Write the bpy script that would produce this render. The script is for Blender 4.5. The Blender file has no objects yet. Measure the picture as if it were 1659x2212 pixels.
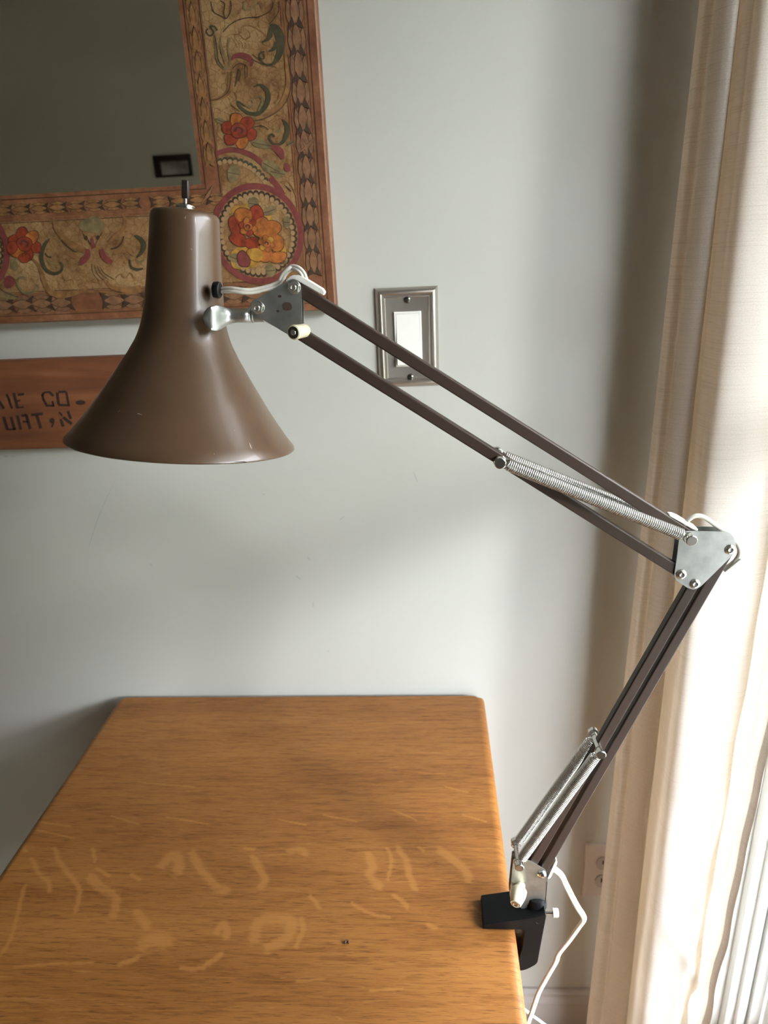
import bpy, math, random
from mathutils import Vector, Matrix

random.seed(7)
SC = bpy.context.scene
COL = SC.collection

# ------------------------------------------------------------------ camera
F_PX, IMG_W, IMG_H = 1490.0, 1659.0, 2212.0
YAW, PITCH, ROLL = -0.07165157, 0.35873136, -0.04800755
EYE = Vector((0.0, 0.0, 1.36))
cy, sy = math.cos(YAW), math.sin(YAW)
cp, sp = math.cos(PITCH), math.sin(PITCH)
cr, sr = math.cos(ROLL), math.sin(ROLL)
FWD = Vector((sy * cp, cy * cp, -sp))
_r0 = Vector((cy, -sy, 0.0))
_u0 = _r0.cross(FWD)
RIGHT = cr * _r0 + sr * _u0
UP = -sr * _r0 + cr * _u0

cam_data = bpy.data.cameras.new('camera')
cam = bpy.data.objects.new('camera', cam_data)
COL.objects.link(cam)
M3 = Matrix((RIGHT, UP, -FWD)).transposed()
cam.matrix_world = Matrix.Translation(EYE) @ M3.to_4x4()
cam_data.sensor_fit = 'VERTICAL'
cam_data.sensor_height = 24.0
cam_data.lens = 24.0 * F_PX / IMG_H
cam_data.clip_start = 0.02
cam_data.dof.use_dof = True
cam_data.dof.focus_distance = 0.56
cam_data.dof.aperture_fstop = 7.0
SC.camera = cam


def at(px, py, d):
    """survey point: where the sight line through a pixel of the photo meets the
    upright plane y = d (metres in front of the eye, parallel to the wall)"""
    v = RIGHT * ((px - IMG_W / 2) / F_PX) + UP * (-(py - IMG_H / 2) / F_PX) + FWD
    return EYE + v * (d / v.y)


def at_z(px, py, z):
    v = RIGHT * ((px - IMG_W / 2) / F_PX) + UP * (-(py - IMG_H / 2) / F_PX) + FWD
    return EYE + v * ((z - EYE.z) / v.z)


# ------------------------------------------------------------------ materials
def new_mat(name):
    m = bpy.data.materials.new(name)
    m.use_nodes = True
    nt = m.node_tree
    return m, nt, nt.nodes['Principled BSDF']


def mat(name, col, rough=0.5, metal=0.0, bump=0.0, bscale=200.0, var=0.0, vscale=20.0, spec=0.5, coat=0.0):
    m, nt, b = new_mat(name)
    b.inputs['Base Color'].default_value = (*col, 1)
    b.inputs['Roughness'].default_value = rough
    b.inputs['Metallic'].default_value = metal
    b.inputs['Specular IOR Level'].default_value = spec
    b.inputs['Coat Weight'].default_value = coat
    tc = nt.nodes.new('ShaderNodeTexCoord')
    if var > 0:
        n = nt.nodes.new('ShaderNodeTexNoise')
        n.inputs['Scale'].default_value = vscale
        n.inputs['Detail'].default_value = 5
        nt.links.new(tc.outputs['Object'], n.inputs['Vector'])
        r = nt.nodes.new('ShaderNodeValToRGB')
        r.color_ramp.elements[0].position = 0.3
        r.color_ramp.elements[1].position = 0.7
        r.color_ramp.elements[0].color = (*[c * (1 - var) for c in col], 1)
        r.color_ramp.elements[1].color = (*[min(1, c * (1 + var)) for c in col], 1)
        nt.links.new(n.outputs['Fac'], r.inputs['Fac'])
        nt.links.new(r.outputs['Color'], b.inputs['Base Color'])
    if bump > 0:
        n = nt.nodes.new('ShaderNodeTexNoise')
        n.inputs['Scale'].default_value = bscale
        n.inputs['Detail'].default_value = 3
        nt.links.new(tc.outputs['Object'], n.inputs['Vector'])
        bp = nt.nodes.new('ShaderNodeBump')
        bp.inputs['Strength'].default_value = bump
        bp.inputs['Distance'].default_value = 0.001
        nt.links.new(n.outputs['Fac'], bp.inputs['Height'])
        nt.links.new(bp.outputs['Normal'], b.inputs['Normal'])
    return m


def node(nt, kind, **kw):
    n = nt.nodes.new(kind)
    for k, v in kw.items():
        setattr(n, k, v)
    return n


def mixcol(nt, fac, a, b, mode='MIX'):
    n = nt.nodes.new('ShaderNodeMix')
    n.data_type = 'RGBA'
    n.blend_type = mode
    if isinstance(fac, (int, float)):
        n.inputs[0].default_value = fac
    else:
        nt.links.new(fac, n.inputs[0])
    for s, i in ((a, 6), (b, 7)):
        if isinstance(s, tuple):
            n.inputs[i].default_value = (*s, 1)
        else:
            nt.links.new(s, n.inputs[i])
    return n.outputs[2]


def ramp(nt, src, stops):
    r = nt.nodes.new('ShaderNodeValToRGB')
    el = r.color_ramp.elements
    while len(el) < len(stops):
        el.new(0.5)
    for e, (p, c) in zip(el, stops):
        e.position = p
        e.color = (*c, 1) if len(c) == 3 else c
    nt.links.new(src, r.inputs['Fac'])
    return r.outputs['Color']


def noise(nt, scale, detail=4, vec_scale=None, kind='ShaderNodeTexNoise', loc=(0, 0, 0), rough=0.5, dist=0.0):
    tc = nt.nodes.new('ShaderNodeTexCoord')
    n = nt.nodes.new(kind)
    n.inputs['Scale'].default_value = scale
    if kind == 'ShaderNodeTexNoise':
        n.inputs['Detail'].default_value = detail
        n.inputs['Roughness'].default_value = rough
        n.inputs['Distortion'].default_value = dist
    mp = nt.nodes.new('ShaderNodeMapping')
    mp.inputs['Location'].default_value = loc
    if vec_scale:
        mp.inputs['Scale'].default_value = vec_scale
    nt.links.new(tc.outputs['Object'], mp.inputs['Vector'])
    nt.links.new(mp.outputs['Vector'], n.inputs['Vector'])
    return n


def oak_material():
    m, nt, b = new_mat('quarter_sawn_oak')
    big = noise(nt, 1.0, 5, (2.5, 14, 14), dist=0.4)
    base = ramp(nt, big.outputs['Fac'], [(0.25, (0.230, 0.088, 0.020)), (0.5, (0.295, 0.120, 0.028)), (0.75, (0.365, 0.155, 0.038))])
    mid = noise(nt, 1.0, 6, (18, 260, 60), loc=(3, 1, 0), rough=0.65, dist=0.6)
    midc = ramp(nt, mid.outputs['Fac'], [(0.36, (0.62, 0.55, 0.48)), (0.52, (0.98, 0.98, 0.98)), (0.68, (1.0, 1.0, 1.0))])
    c1 = mixcol(nt, 0.75, base, midc, 'MULTIPLY')
    pore = noise(nt, 1.0, 3, (55, 1350, 300), loc=(9, 2, 0), rough=0.6)
    pc = ramp(nt, pore.outputs['Fac'], [(0.33, (0.42, 0.36, 0.30)), (0.44, (1, 1, 1)), (1.0, (1, 1, 1))])
    c2 = mixcol(nt, 0.9, c1, pc, 'MULTIPLY')
    # short pale ray lines
    ray = noise(nt, 1.0, 2, (30, 420, 90), loc=(5, 7, 0), rough=0.5, dist=1.2)
    rc = ramp(nt, ray.outputs['Fac'], [(0.62, (0, 0, 0)), (0.72, (1, 1, 1)), (1.0, (1, 1, 1))])
    rm = nt.nodes.new('ShaderNodeMath'); rm.operation = 'MULTIPLY'; rm.inputs[1].default_value = 0.35
    nt.links.new(rc, rm.inputs[0])
    c3 = mixcol(nt, rm.outputs[0], c2, (0.44, 0.21, 0.065))
    at_ = nt.nodes.new('ShaderNodeAttribute'); at_.attribute_name = 'ray_fleck'
    fm = nt.nodes.new('ShaderNodeMath'); fm.operation = 'MULTIPLY'; fm.inputs[1].default_value = 0.46
    nt.links.new(at_.outputs['Fac'], fm.inputs[0])
    c4 = mixcol(nt, fm.outputs[0], c3, (0.47, 0.21, 0.055))
    nt.links.new(c4, b.inputs['Base Color'])
    b.inputs['Roughness'].default_value = 0.42
    b.inputs['Specular IOR Level'].default_value = 0.35
    bp = nt.nodes.new('ShaderNodeBump')
    bp.inputs['Strength'].default_value = 0.25
    bp.inputs['Distance'].default_value = 0.0004
    nt.links.new(pore.outputs['Fac'], bp.inputs['Height'])
    nt.links.new(bp.outputs['Normal'], b.inputs['Normal'])
    return m


def board_wood():
    m, nt, b = new_mat('old_stained_pine')
    n = noise(nt, 1.0, 5, (5, 30, 55), dist=0.5)
    c = ramp(nt, n.outputs['Fac'], [(0.3, (0.115, 0.036, 0.013)), (0.5, (0.175, 0.058, 0.02)), (0.72, (0.25, 0.098, 0.036))])
    n2 = noise(nt, 14.0, 3)
    c2 = ramp(nt, n2.outputs['Fac'], [(0.35, (0.72, 0.66, 0.62)), (0.65, (1, 1, 1))])
    c3 = mixcol(nt, 0.8, c, c2, 'MULTIPLY')
    nt.links.new(c3, b.inputs['Base Color'])
    b.inputs['Roughness'].default_value = 0.7
    return m


def frame_wood():
    m, nt, b = new_mat('painted_red_brown_border')
    n = noise(nt, 22.0, 6, (1, 1, 1), rough=0.65)
    c = ramp(nt, n.outputs['Fac'], [(0.28, (0.115, 0.036, 0.016)), (0.5, (0.21, 0.082, 0.036)), (0.72, (0.30, 0.145, 0.068))])
    n2 = noise(nt, 140.0, 3)
    c2 = ramp(nt, n2.outputs['Fac'], [(0.3, (0.7, 0.66, 0.62)), (0.6, (1, 1, 1))])
    c3 = mixcol(nt, 0.7, c, c2, 'MULTIPLY')
    nt.links.new(c3, b.inputs['Base Color'])
    b.inputs['Roughness'].default_value = 0.55
    return m


def crackle_gold():
    m, nt, b = new_mat('crackled_gold_leaf')
    n = noise(nt, 24.0, 6, rough=0.68)
    c = ramp(nt, n.outputs['Fac'], [(0.30, (0.185, 0.090, 0.036)), (0.5, (0.33, 0.190, 0.082)), (0.72, (0.49, 0.335, 0.17))])
    wob = noise(nt, 60.0, 3)
    v = nt.nodes.new('ShaderNodeTexVoronoi'); v.feature = 'DISTANCE_TO_EDGE'
    v.inputs['Scale'].default_value = 150.0
    tc = nt.nodes.new('ShaderNodeTexCoord')
    vm = nt.nodes.new('ShaderNodeVectorMath'); vm.operation = 'MULTIPLY_ADD'
    vm.inputs[1].default_value = (0.012, 0.012, 0.012)
    nt.links.new(wob.outputs['Color'], vm.inputs[0])
    nt.links.new(tc.outputs['Object'], vm.inputs[2])
    nt.links.new(vm.outputs[0], v.inputs['Vector'])
    e = ramp(nt, v.outputs['Distance'], [(0.0, (0.55, 0.44, 0.33)), (0.03, (0.78, 0.69, 0.58)), (0.06, (1, 1, 1))])
    c2 = mixcol(nt, 0.85, c, e, 'MULTIPLY')
    n3 = noise(nt, 200.0, 2)
    c3 = mixcol(nt, 0.4, c2, ramp(nt, n3.outputs['Fac'], [(0.35, (0.65, 0.6, 0.5)), (0.6, (1, 1, 1))]), 'MULTIPLY')
    nt.links.new(c3, b.inputs['Base Color'])
    b.inputs['Roughness'].default_value = 0.42
    b.inputs['Metallic'].default_value = 0.15
    return m


def wall_material():
    m, nt, b = new_mat('sage_grey_wall_paint')
    n = noise(nt, 3.0, 3)
    c = ramp(nt, n.outputs['Fac'], [(0.3, (0.468, 0.466, 0.425)), (0.7, (0.488, 0.484, 0.443))])
    nt.links.new(c, b.inputs['Base Color'])
    b.inputs['Roughness'].default_value = 0.62
    b.inputs['Specular IOR Level'].default_value = 0.3
    n2 = noise(nt, 260.0, 4)
    bp = nt.nodes.new('ShaderNodeBump')
    bp.inputs['Strength'].default_value = 0.12
    bp.inputs['Distance'].default_value = 0.0006
    nt.links.new(n2.outputs['Fac'], bp.inputs['Height'])
    nt.links.new(bp.outputs['Normal'], b.inputs['Normal'])
    return m


def curtain_material(name='cream_slub_linen', thru=0.44):
    m = bpy.data.materials.new(name)
    m.use_nodes = True
    nt = m.node_tree
    nt.nodes.clear()
    out = nt.nodes.new('ShaderNodeOutputMaterial')
    uv = nt.nodes.new('ShaderNodeUVMap'); uv.uv_map = 'cloth'

    def n_uv(sc, detail, loc=(0, 0, 0)):
        mp = nt.nodes.new('ShaderNodeMapping')
        mp.inputs['Scale'].default_value = sc
        mp.inputs['Location'].default_value = loc
        nt.links.new(uv.outputs['UV'], mp.inputs['Vector'])
        n = nt.nodes.new('ShaderNodeTexNoise')
        n.inputs['Scale'].default_value = 1.0
        n.inputs['Detail'].default_value = detail
        nt.links.new(mp.outputs['Vector'], n.inputs['Vector'])
        return n.outputs['Fac']
    slub = n_uv((7, 900, 1), 3)
    weave = n_uv((700, 900, 1), 1, (3, 5, 0))
    c = ramp(nt, slub, [(0.30, (0.56, 0.515, 0.465)), (0.43, (0.655, 0.615, 0.565)), (0.7, (0.68, 0.645, 0.60))])
    w = ramp(nt, weave, [(0.35, (0.86, 0.84, 0.82)), (0.6, (1, 1, 1))])
    c2 = mixcol(nt, 0.6, c, w, 'MULTIPLY')
    d = nt.nodes.new('ShaderNodeBsdfDiffuse')
    t = nt.nodes.new('ShaderNodeBsdfTranslucent')
    nt.links.new(c2, d.inputs['Color'])
    tcol = mixcol(nt, 1.0, c2, (1.0, 0.90, 0.78), 'MULTIPLY')
    nt.links.new(tcol, t.inputs['Color'])
    mx = nt.nodes.new('ShaderNodeMixShader')
    mx.inputs[0].default_value = thru
    nt.links.new(d.outputs[0], mx.inputs[1])
    nt.links.new(t.outputs[0], mx.inputs[2])
    bp = nt.nodes.new('ShaderNodeBump')
    bp.inputs['Strength'].default_value = 0.35
    bp.inputs['Distance'].default_value = 0.0006
    nt.links.new(slub, bp.inputs['Height'])
    nt.links.new(bp.outputs['Normal'], d.inputs['Normal'])
    nt.links.new(mx.outputs[0], out.inputs['Surface'])
    return m


def glass_material(name='window_glass', tint=(0.95, 0.97, 0.95)):
    m = bpy.data.materials.new(name)
    m.use_nodes = True
    nt = m.node_tree
    nt.nodes.clear()
    out = nt.nodes.new('ShaderNodeOutputMaterial')
    tr = nt.nodes.new('ShaderNodeBsdfTransparent')
    tr.inputs['Color'].default_value = (*tint, 1)
    gl = nt.nodes.new('ShaderNodeBsdfGlossy')
    gl.inputs['Roughness'].default_value = 0.02
    mx = nt.nodes.new('ShaderNodeMixShader')
    mx.inputs[0].default_value = 0.06
    nt.links.new(tr.outputs[0], mx.inputs[1])
    nt.links.new(gl.outputs[0], mx.inputs[2])
    nt.links.new(mx.outputs[0], out.inputs['Surface'])
    return m


WALL = wall_material()
OAK = oak_material()
BOARD = board_wood()
FRAMEW = frame_wood()
GOLD = crackle_gold()
CURT = curtain_material()
HEMM = curtain_material('doubled_linen_hem', 0.06)
GLASS = glass_material()
TINT = glass_material('light_dimming_glass', (0.78, 0.79, 0.76))  # tint added to the upper pane to dim light on the upper wall
WHITE_TRIM = mat('white_trim_paint', (0.72, 0.72, 0.69), 0.45)
CEIL = mat('white_ceiling_paint', (0.66, 0.66, 0.63), 0.9)
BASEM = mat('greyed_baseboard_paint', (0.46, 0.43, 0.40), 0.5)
FLOORM = mat('brown_wood_floor', (0.30, 0.185, 0.105), 0.45, var=0.25, vscale=6)
SCUFF = mat('grey_wall_scuff', (0.40, 0.415, 0.375), 0.7)
MIRROR = mat('mirror_silver', (0.92, 0.89, 0.74), 0.012, 1.0)
BROWN = mat('chocolate_brown_enamel', (0.102, 0.056, 0.029), 0.33, var=0.05, vscale=60, spec=0.6, coat=0.25)
INNER = mat('white_reflector_enamel', (0.62, 0.60, 0.55), 0.4)
CHIP = mat('bare_chipped_metal', (0.55, 0.5, 0.45), 0.5, 0.3)
DCHIP = mat('dark_chipped_paint', (0.012, 0.01, 0.009), 0.6)
BAR = mat('dark_brown_bar_enamel', (0.047, 0.029, 0.021), 0.46, spec=0.4)
STEEL = mat('zinc_plated_steel', (0.50, 0.51, 0.49), 0.36, 0.92, var=0.22, vscale=70)
STEELD = mat('rust_spot', (0.10, 0.062, 0.045), 0.6, 0.4)
CHROME = mat('bright_nickel', (0.70, 0.69, 0.66), 0.22, 1.0)
SPRING = mat('spring_wire', (0.66, 0.66, 0.63), 0.27, 1.0)
CREAM = mat('cream_plastic', (0.74, 0.655, 0.46), 0.35)
CORD = mat('white_vinyl_cord', (0.72, 0.68, 0.60), 0.42)
CLIPM = mat('white_nylon_clip', (0.80, 0.78, 0.72), 0.35)
BLACK = mat('black_enamel', (0.004, 0.0045, 0.0055), 0.42, spec=0.25)
BLACKP = mat('black_rubber', (0.006, 0.0055, 0.005), 0.5, spec=0.3)
DARKROD = mat('dark_brown_plastic', (0.03, 0.02, 0.016), 0.45)
NICKEL = mat('brushed_nickel', (0.46, 0.42, 0.375), 0.38, 0.9)
ROCKER = mat('white_switch_plastic', (0.82, 0.80, 0.76), 0.3)
OUTLETM = mat('shaded_outlet_plastic', (0.58, 0.54, 0.525), 0.4)  # white plastic darkened: the outlet's shade is put into its colour
RECEPT = mat('shaded_receptacle_plastic', (0.43, 0.40, 0.39), 0.4)  # shade worked into the receptacle colour as well
DARKHOLE = mat('dark_slot', (0.02, 0.018, 0.016), 0.8)
SCREWD = mat('dark_nickel_screw', (0.18, 0.17, 0.155), 0.25, 1.0)
INK = mat('faded_black_stencil_ink', (0.030, 0.013, 0.008), 0.8)
PMAROON = mat('maroon_paint', (0.165, 0.036, 0.030), 0.55, var=0.25, vscale=120)
PRED = mat('rose_red_paint', (0.235, 0.036, 0.014), 0.5, var=0.4, vscale=150)
PORANGE = mat('orange_rose_paint', (0.33, 0.105, 0.022), 0.5, var=0.4, vscale=150)
PYELLOW = mat('yellow_ochre_paint', (0.36, 0.185, 0.030), 0.5, var=0.35, vscale=120)
PGREEN = mat('dark_green_paint', (0.055, 0.045, 0.020), 0.55, var=0.3, vscale=150)
POLIVE = mat('olive_paint', (0.175, 0.125, 0.055), 0.55, var=0.3, vscale=150)
PBROWN = mat('ochre_brown_paint', (0.22, 0.105, 0.036), 0.55, var=0.3, vscale=150)
PLINE = mat('dark_brown_line_paint', (0.050, 0.025, 0.012), 0.6)
PLEAF = mat('light_tan_leaf_paint', (0.20, 0.098, 0.047), 0.5, var=0.25, vscale=150)
PBEAD = mat('pale_gold_bead_paint', (0.33, 0.20, 0.095), 0.5)
PICT = mat('murky_grey_print', (0.26, 0.25, 0.25), 0.35, var=0.7, vscale=9)
PICF = mat('dark_picture_frame', (0.015, 0.010, 0.009), 0.4)
GRASS = mat('garden_lawn', (0.11, 0.125, 0.07), 0.9, var=0.3, vscale=5)
CONC = mat('patio_concrete', (0.18, 0.175, 0.165), 0.9, var=0.15, vscale=4)
CRUMB = mat('brown_crumb', (0.09, 0.035, 0.015), 0.7)


# ------------------------------------------------------------------ mesh builder
class MB:
    def __init__(self):
        self.v, self.f, self.m, self.mats = [], [], [], []

    def mi(self, material):
        if material not in self.mats:
            self.mats.append(material)
        return self.mats.index(material)

    def face(self, pts, material):
        b = len(self.v)
        self.v += [Vector(p) for p in pts]
        self.f.append(list(range(b, b + len(pts))))
        self.m.append(self.mi(material))

    def add(self, verts, faces, material):
        b = len(self.v)
        self.v += [Vector(p) for p in verts]
        k = self.mi(material)
        for f in faces:
            self.f.append([b + i for i in f])
            self.m.append(k)

    def box(self, lo, hi, material):
        x0, y0, z0 = lo; x1, y1, z1 = hi
        v = [(x0, y0, z0), (x1, y0, z0), (x1, y1, z0), (x0, y1, z0), (x0, y0, z1), (x1, y0, z1), (x1, y1, z1), (x0, y1, z1)]
        f = [(0, 3, 2, 1), (4, 5, 6, 7), (0, 1, 5, 4), (1, 2, 6, 5), (2, 3, 7, 6), (3, 0, 4, 7)]
        self.add(v, f, material)

    def prism(self, pts, vec, material):
        """closed outline pts extruded by vec"""
        n = len(pts)
        a = [Vector(p) for p in pts]
        b = [p + Vector(vec) for p in a]
        nrm = Vector((0, 0, 0))
        for i in range(n):
            nrm += a[i].cross(a[(i + 1) % n])
        fs = [list(range(n)), list(range(2 * n - 1, n - 1, -1))]
        if nrm.dot(Vector(vec)) > 0:
            fs = [f[::-1] for f in fs]
            fs += [(i, (i + 1) % n, n + (i + 1) % n, n + i) for i in range(n)]
        else:
            fs += [((i + 1) % n, i, n + i, n + (i + 1) % n) for i in range(n)]
        self.add(a + b, fs, material)

    def tube(self, pts, rad, material, segs=10, cap=True, side=None):
        pts = [Vector(p) for p in pts]
        n = len(pts)
        rad = rad if isinstance(rad, (list, tuple)) else [rad] * n
        t = [(pts[min(i + 1, n - 1)] - pts[max(i - 1, 0)]).normalized() for i in range(n)]
        u = side.copy() if side else t[0].orthogonal()
        verts, faces = [], []
        for i in range(n):
            u = (u - t[i] * u.dot(t[i]))
            if u.length < 1e-6:
                u = t[i].orthogonal()
            u.normalize()
            w = t[i].cross(u)
            for k in range(segs):
                a = 2 * math.pi * k / segs
                verts.append(pts[i] + rad[i] * (math.cos(a) * u + math.sin(a) * w))
        for i in range(n - 1):
            for k in range(segs):
                k2 = (k + 1) % segs
                faces.append((i * segs + k, i * segs + k2, (i + 1) * segs + k2, (i + 1) * segs + k))
        if cap:
            faces.append(list(range(segs))[::-1])
            faces.append([(n - 1) * segs + k for k in range(segs)])
        self.add(verts, faces, material)

    def lathe(self, base, axis, prof, material, segs=32):
        """prof: (t along axis, radius)"""
        ax = Vector(axis).normalized()
        u = ax.orthogonal().normalized(); w = ax.cross(u)
        verts, faces = [], []
        for t, r in prof:
            for k in range(segs):
                a = 2 * math.pi * k / segs
                verts.append(Vector(base) + ax * t + max(r, 1e-5) * (math.cos(a) * u + math.sin(a) * w))
        for i in range(len(prof) - 1):
            for k in range(segs):
                k2 = (k + 1) % segs
                faces.append((i * segs + k, i * segs + k2, (i + 1) * segs + k2, (i + 1) * segs + k))
        faces.append(list(range(segs))[::-1])
        faces.append([(len(prof) - 1) * segs + k for k in range(segs)])
        self.add(verts, faces, material)

    def build(self, name, parent=None, origin=None, smooth=38, bevel=0.0, bseg=2, label=None):
        o0 = Vector(origin) if origin is not None else Vector((0, 0, 0))
        me = bpy.data.meshes.new(name)
        me.from_pydata([tuple(p - o0) for p in self.v], [], self.f)
        for m in self.mats:
            me.materials.append(m)
        me.polygons.foreach_set('material_index', self.m)
        me.validate()
        if smooth:
            me.polygons.foreach_set('use_smooth', [True] * len(me.polygons))
            me.set_sharp_from_angle(angle=math.radians(smooth))
        me.update()
        o = bpy.data.objects.new(name, me)
        COL.objects.link(o)
        if parent is not None:
            o.parent = parent
        else:
            o.location = o0
        if bevel > 0:
            md = o.modifiers.new('edge', 'BEVEL')
            md.width = bevel; md.segments = bseg; md.limit_method = 'ANGLE'; md.angle_limit = math.radians(40)
        if label:
            o['label'] = label
        return o


def thing(name, label, cat, loc):
    o = bpy.data.objects.new(name, None)
    COL.objects.link(o)
    o.location = loc
    o.empty_display_size = 0.05
    o['label'] = label
    o['category'] = cat
    return o


def structure(o):
    o['kind'] = 'structure'
    return o


def spline(pts, sub=6, closed=False):
    """Catmull-Rom through pts (any dimension)"""
    P = [Vector(p) for p in pts]
    n = len(P)
    out = []
    rng = range(n) if closed else range(n - 1)
    for i in rng:
        if closed:
            p0, p1, p2, p3 = P[(i - 1) % n], P[i], P[(i + 1) % n], P[(i + 2) % n]
        else:
            p0, p1, p2, p3 = P[max(i - 1, 0)], P[i], P[i + 1], P[min(i + 2, n - 1)]
        for k in range(sub):
            t = k / sub
            out.append(0.5 * ((2 * p1) + (p2 - p0) * t + (2 * p0 - 5 * p1 + 4 * p2 - p3) * t * t + (3 * p1 - p0 - 3 * p2 + p3) * t ** 3))
    if not closed:
        out.append(P[-1])
    return out


def round_poly(pts, r, seg=4):
    """round the corners of a closed 3-D outline lying in one plane"""
    n = len(pts)
    P = [Vector(p) for p in pts]
    out = []
    for i in range(n):
        a, b, c = P[i - 1], P[i], P[(i + 1) % n]
        rr = r[i] if isinstance(r, (list, tuple)) else r
        if rr <= 0:
            out.append(b); continue
        d1 = (a - b); d2 = (c - b)
        k = min(rr, d1.length * 0.45, d2.length * 0.45)
        p1 = b + d1.normalized() * k; p2 = b + d2.normalized() * k
        for j in range(seg + 1):
            t = j / seg
            out.append(p1 * (1 - t) ** 2 + b * 2 * t * (1 - t) + p2 * t * t)
    return out


# ------------------------------------------------------------------ the room
WY = 0.88            # back wall
WX = 0.495           # right wall
LX, FY, CZ = -3.0, -2.3, 3.0

mb = MB()
mb.box((LX - 0.1, WY, 0), (WX + 0.1, WY + 0.1, CZ), WALL)


def wall_smear(pts, w):
    q = spline([(x, y, 0) for x, y in pts], 5)
    L, R_ = [], []
    for i, p in enumerate(q):
        a = q[min(i + 1, len(q) - 1)] - q[max(i - 1, 0)]
        nx, ny = -a.y, a.x
        l = math.hypot(nx, ny) or 1
        ww = w * math.sin(math.pi * (i + 0.6) / (len(q) + 0.2))
        L.append(at(p.x + nx / l * ww, p.y + ny / l * ww, WY - 0.0002))
        R_.append(at(p.x - nx / l * ww, p.y - ny / l * ww, WY - 0.0002))
    for i in range(len(q) - 1):
        mb.face([L[i], L[i + 1], R_[i + 1], R_[i]], SCUFF)


wall_smear([(250, 1036), (226, 1085), (208, 1130), (196, 1168), (189, 1195)], 1.1)
for a in ([(734, 1124), (744, 1114)], [(640, 1244), (650, 1252)], [(893, 1018), (902, 1042)], [(664, 1202), (670, 1212)],
          [(566, 1067), (573, 1068)], [(323, 1217), (329, 1224)], [(706, 1405), (712, 1408)], [(676, 1300), (677, 1312)], [(8, 985), (18, 987)], [(24, 985), (34, 986)]):
    wall_smear(a, 1.6)
structure(mb.build('wall_back', smooth=0))

mb = MB(); mb.box((LX - 0.1, FY - 0.1, 0), (LX, WY, CZ), WALL); structure(mb.build('wall_left', smooth=0))
mb = MB(); mb.box((LX, FY - 0.1, 0), (WX + 0.1, FY, CZ), WALL); structure(mb.build('wall_front', smooth=0))
mb = MB(); mb.box((LX - 0.1, FY - 0.1, -0.1), (WX + 0.1, WY + 0.1, 0), FLOORM); structure(mb.build('floor', smooth=0))
mb = MB(); mb.box((LX - 0.1, FY - 0.1, CZ), (WX + 0.1, WY + 0.1, CZ + 0.1), CEIL); structure(mb.build('ceiling', smooth=0))
# right wall with the patio-door opening
JY = 0.79
DY0, DY1, DZ0, DZ1 = -0.08, 0.845, 0.05, 2.05
mb = MB()
mb.box((WX, FY, 0), (WX + 0.1, DY0, CZ), WALL)
mb.box((WX, DY1 + 0.001, 2.12), (WX + 0.1, WY, CZ), WALL)
mb.box((WX, WY - 0.013, 0), (WX + 0.1, WY, 2.12), WALL)
mb.box((WX, DY0, DZ1), (WX + 0.1, DY1, CZ), WALL)
mb.box((WX, DY0, 0), (WX + 0.1, DY1, DZ0), WALL)
structure(mb.build('wall_right', smooth=0))

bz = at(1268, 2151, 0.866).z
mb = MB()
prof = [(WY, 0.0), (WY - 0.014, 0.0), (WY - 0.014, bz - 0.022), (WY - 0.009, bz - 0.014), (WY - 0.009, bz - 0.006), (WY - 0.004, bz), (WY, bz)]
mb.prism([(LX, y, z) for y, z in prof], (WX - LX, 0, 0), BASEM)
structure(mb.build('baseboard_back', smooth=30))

# window: casing, jamb and sash on the right wall
mb = MB()
mb.box((WX - 0.021, WY - 0.018, 0.0), (WX - 0.002, WY, 2.14), WHITE_TRIM)                   # corner casing
mb.box((WX - 0.002, DY1, 0.0), (WX + 0.1, WY - 0.014, 2.12), WHITE_TRIM)                    # jamb
mb.box((WX + 0.012, DY1 - 0.010, 0.0), (WX + 0.026, DY1, 2.05), WHITE_TRIM)                 # stop bead
mb.box((WX + 0.029, DY1 - 0.016, 0.0), (WX + 0.048, DY1, 2.05), WHITE_TRIM)
mb.box((WX - 0.014, DY0 - 0.06, 0.0), (WX + 0.1, DY0 + 0.01, 2.12), WHITE_TRIM)
mb.box((WX - 0.014, DY0 - 0.06, DZ1 - 0.01), (WX + 0.1, DY1, 2.12), WHITE_TRIM)
mb.box((WX, DY0, 0.0), (WX + 0.1, DY1 - 0.016, DZ0 + 0.01), FLOORM)                         # wooden threshold
door = structure(mb.build('window_1', smooth=0, bevel=0.002))
gx = WX + 0.05
RAIL = 1.245
for (z0, z1, off, gm) in ((DZ0 + 0.01, RAIL + 0.025, 0.0, GLASS), (RAIL - 0.03, DZ1 - 0.01, 0.027, TINT)):
    s = MB()
    a, b = DY0 + 0.01, DY1 - 0.017
    x0, x1 = gx + off, gx + off + 0.025
    s.box((x0, a, z0), (x1, a + 0.04, z1), WHITE_TRIM)
    s.box((x0, b - 0.04, z0), (x1, b, z1), WHITE_TRIM)
    s.box((x0, a + 0.04, z0), (x1, b - 0.04, z0 + 0.055), WHITE_TRIM)
    s.box((x0, a + 0.04, z1 - 0.055), (x1, b - 0.04, z1), WHITE_TRIM)
    so = s.build('sash', parent=door, smooth=0)
    g = MB()
    g.box((x0 + 0.010, a + 0.04, z0 + 0.055), (x0 + 0.014, b - 0.04, z1 - 0.055), gm)
    g.build('pane', parent=so, smooth=0)

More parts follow.
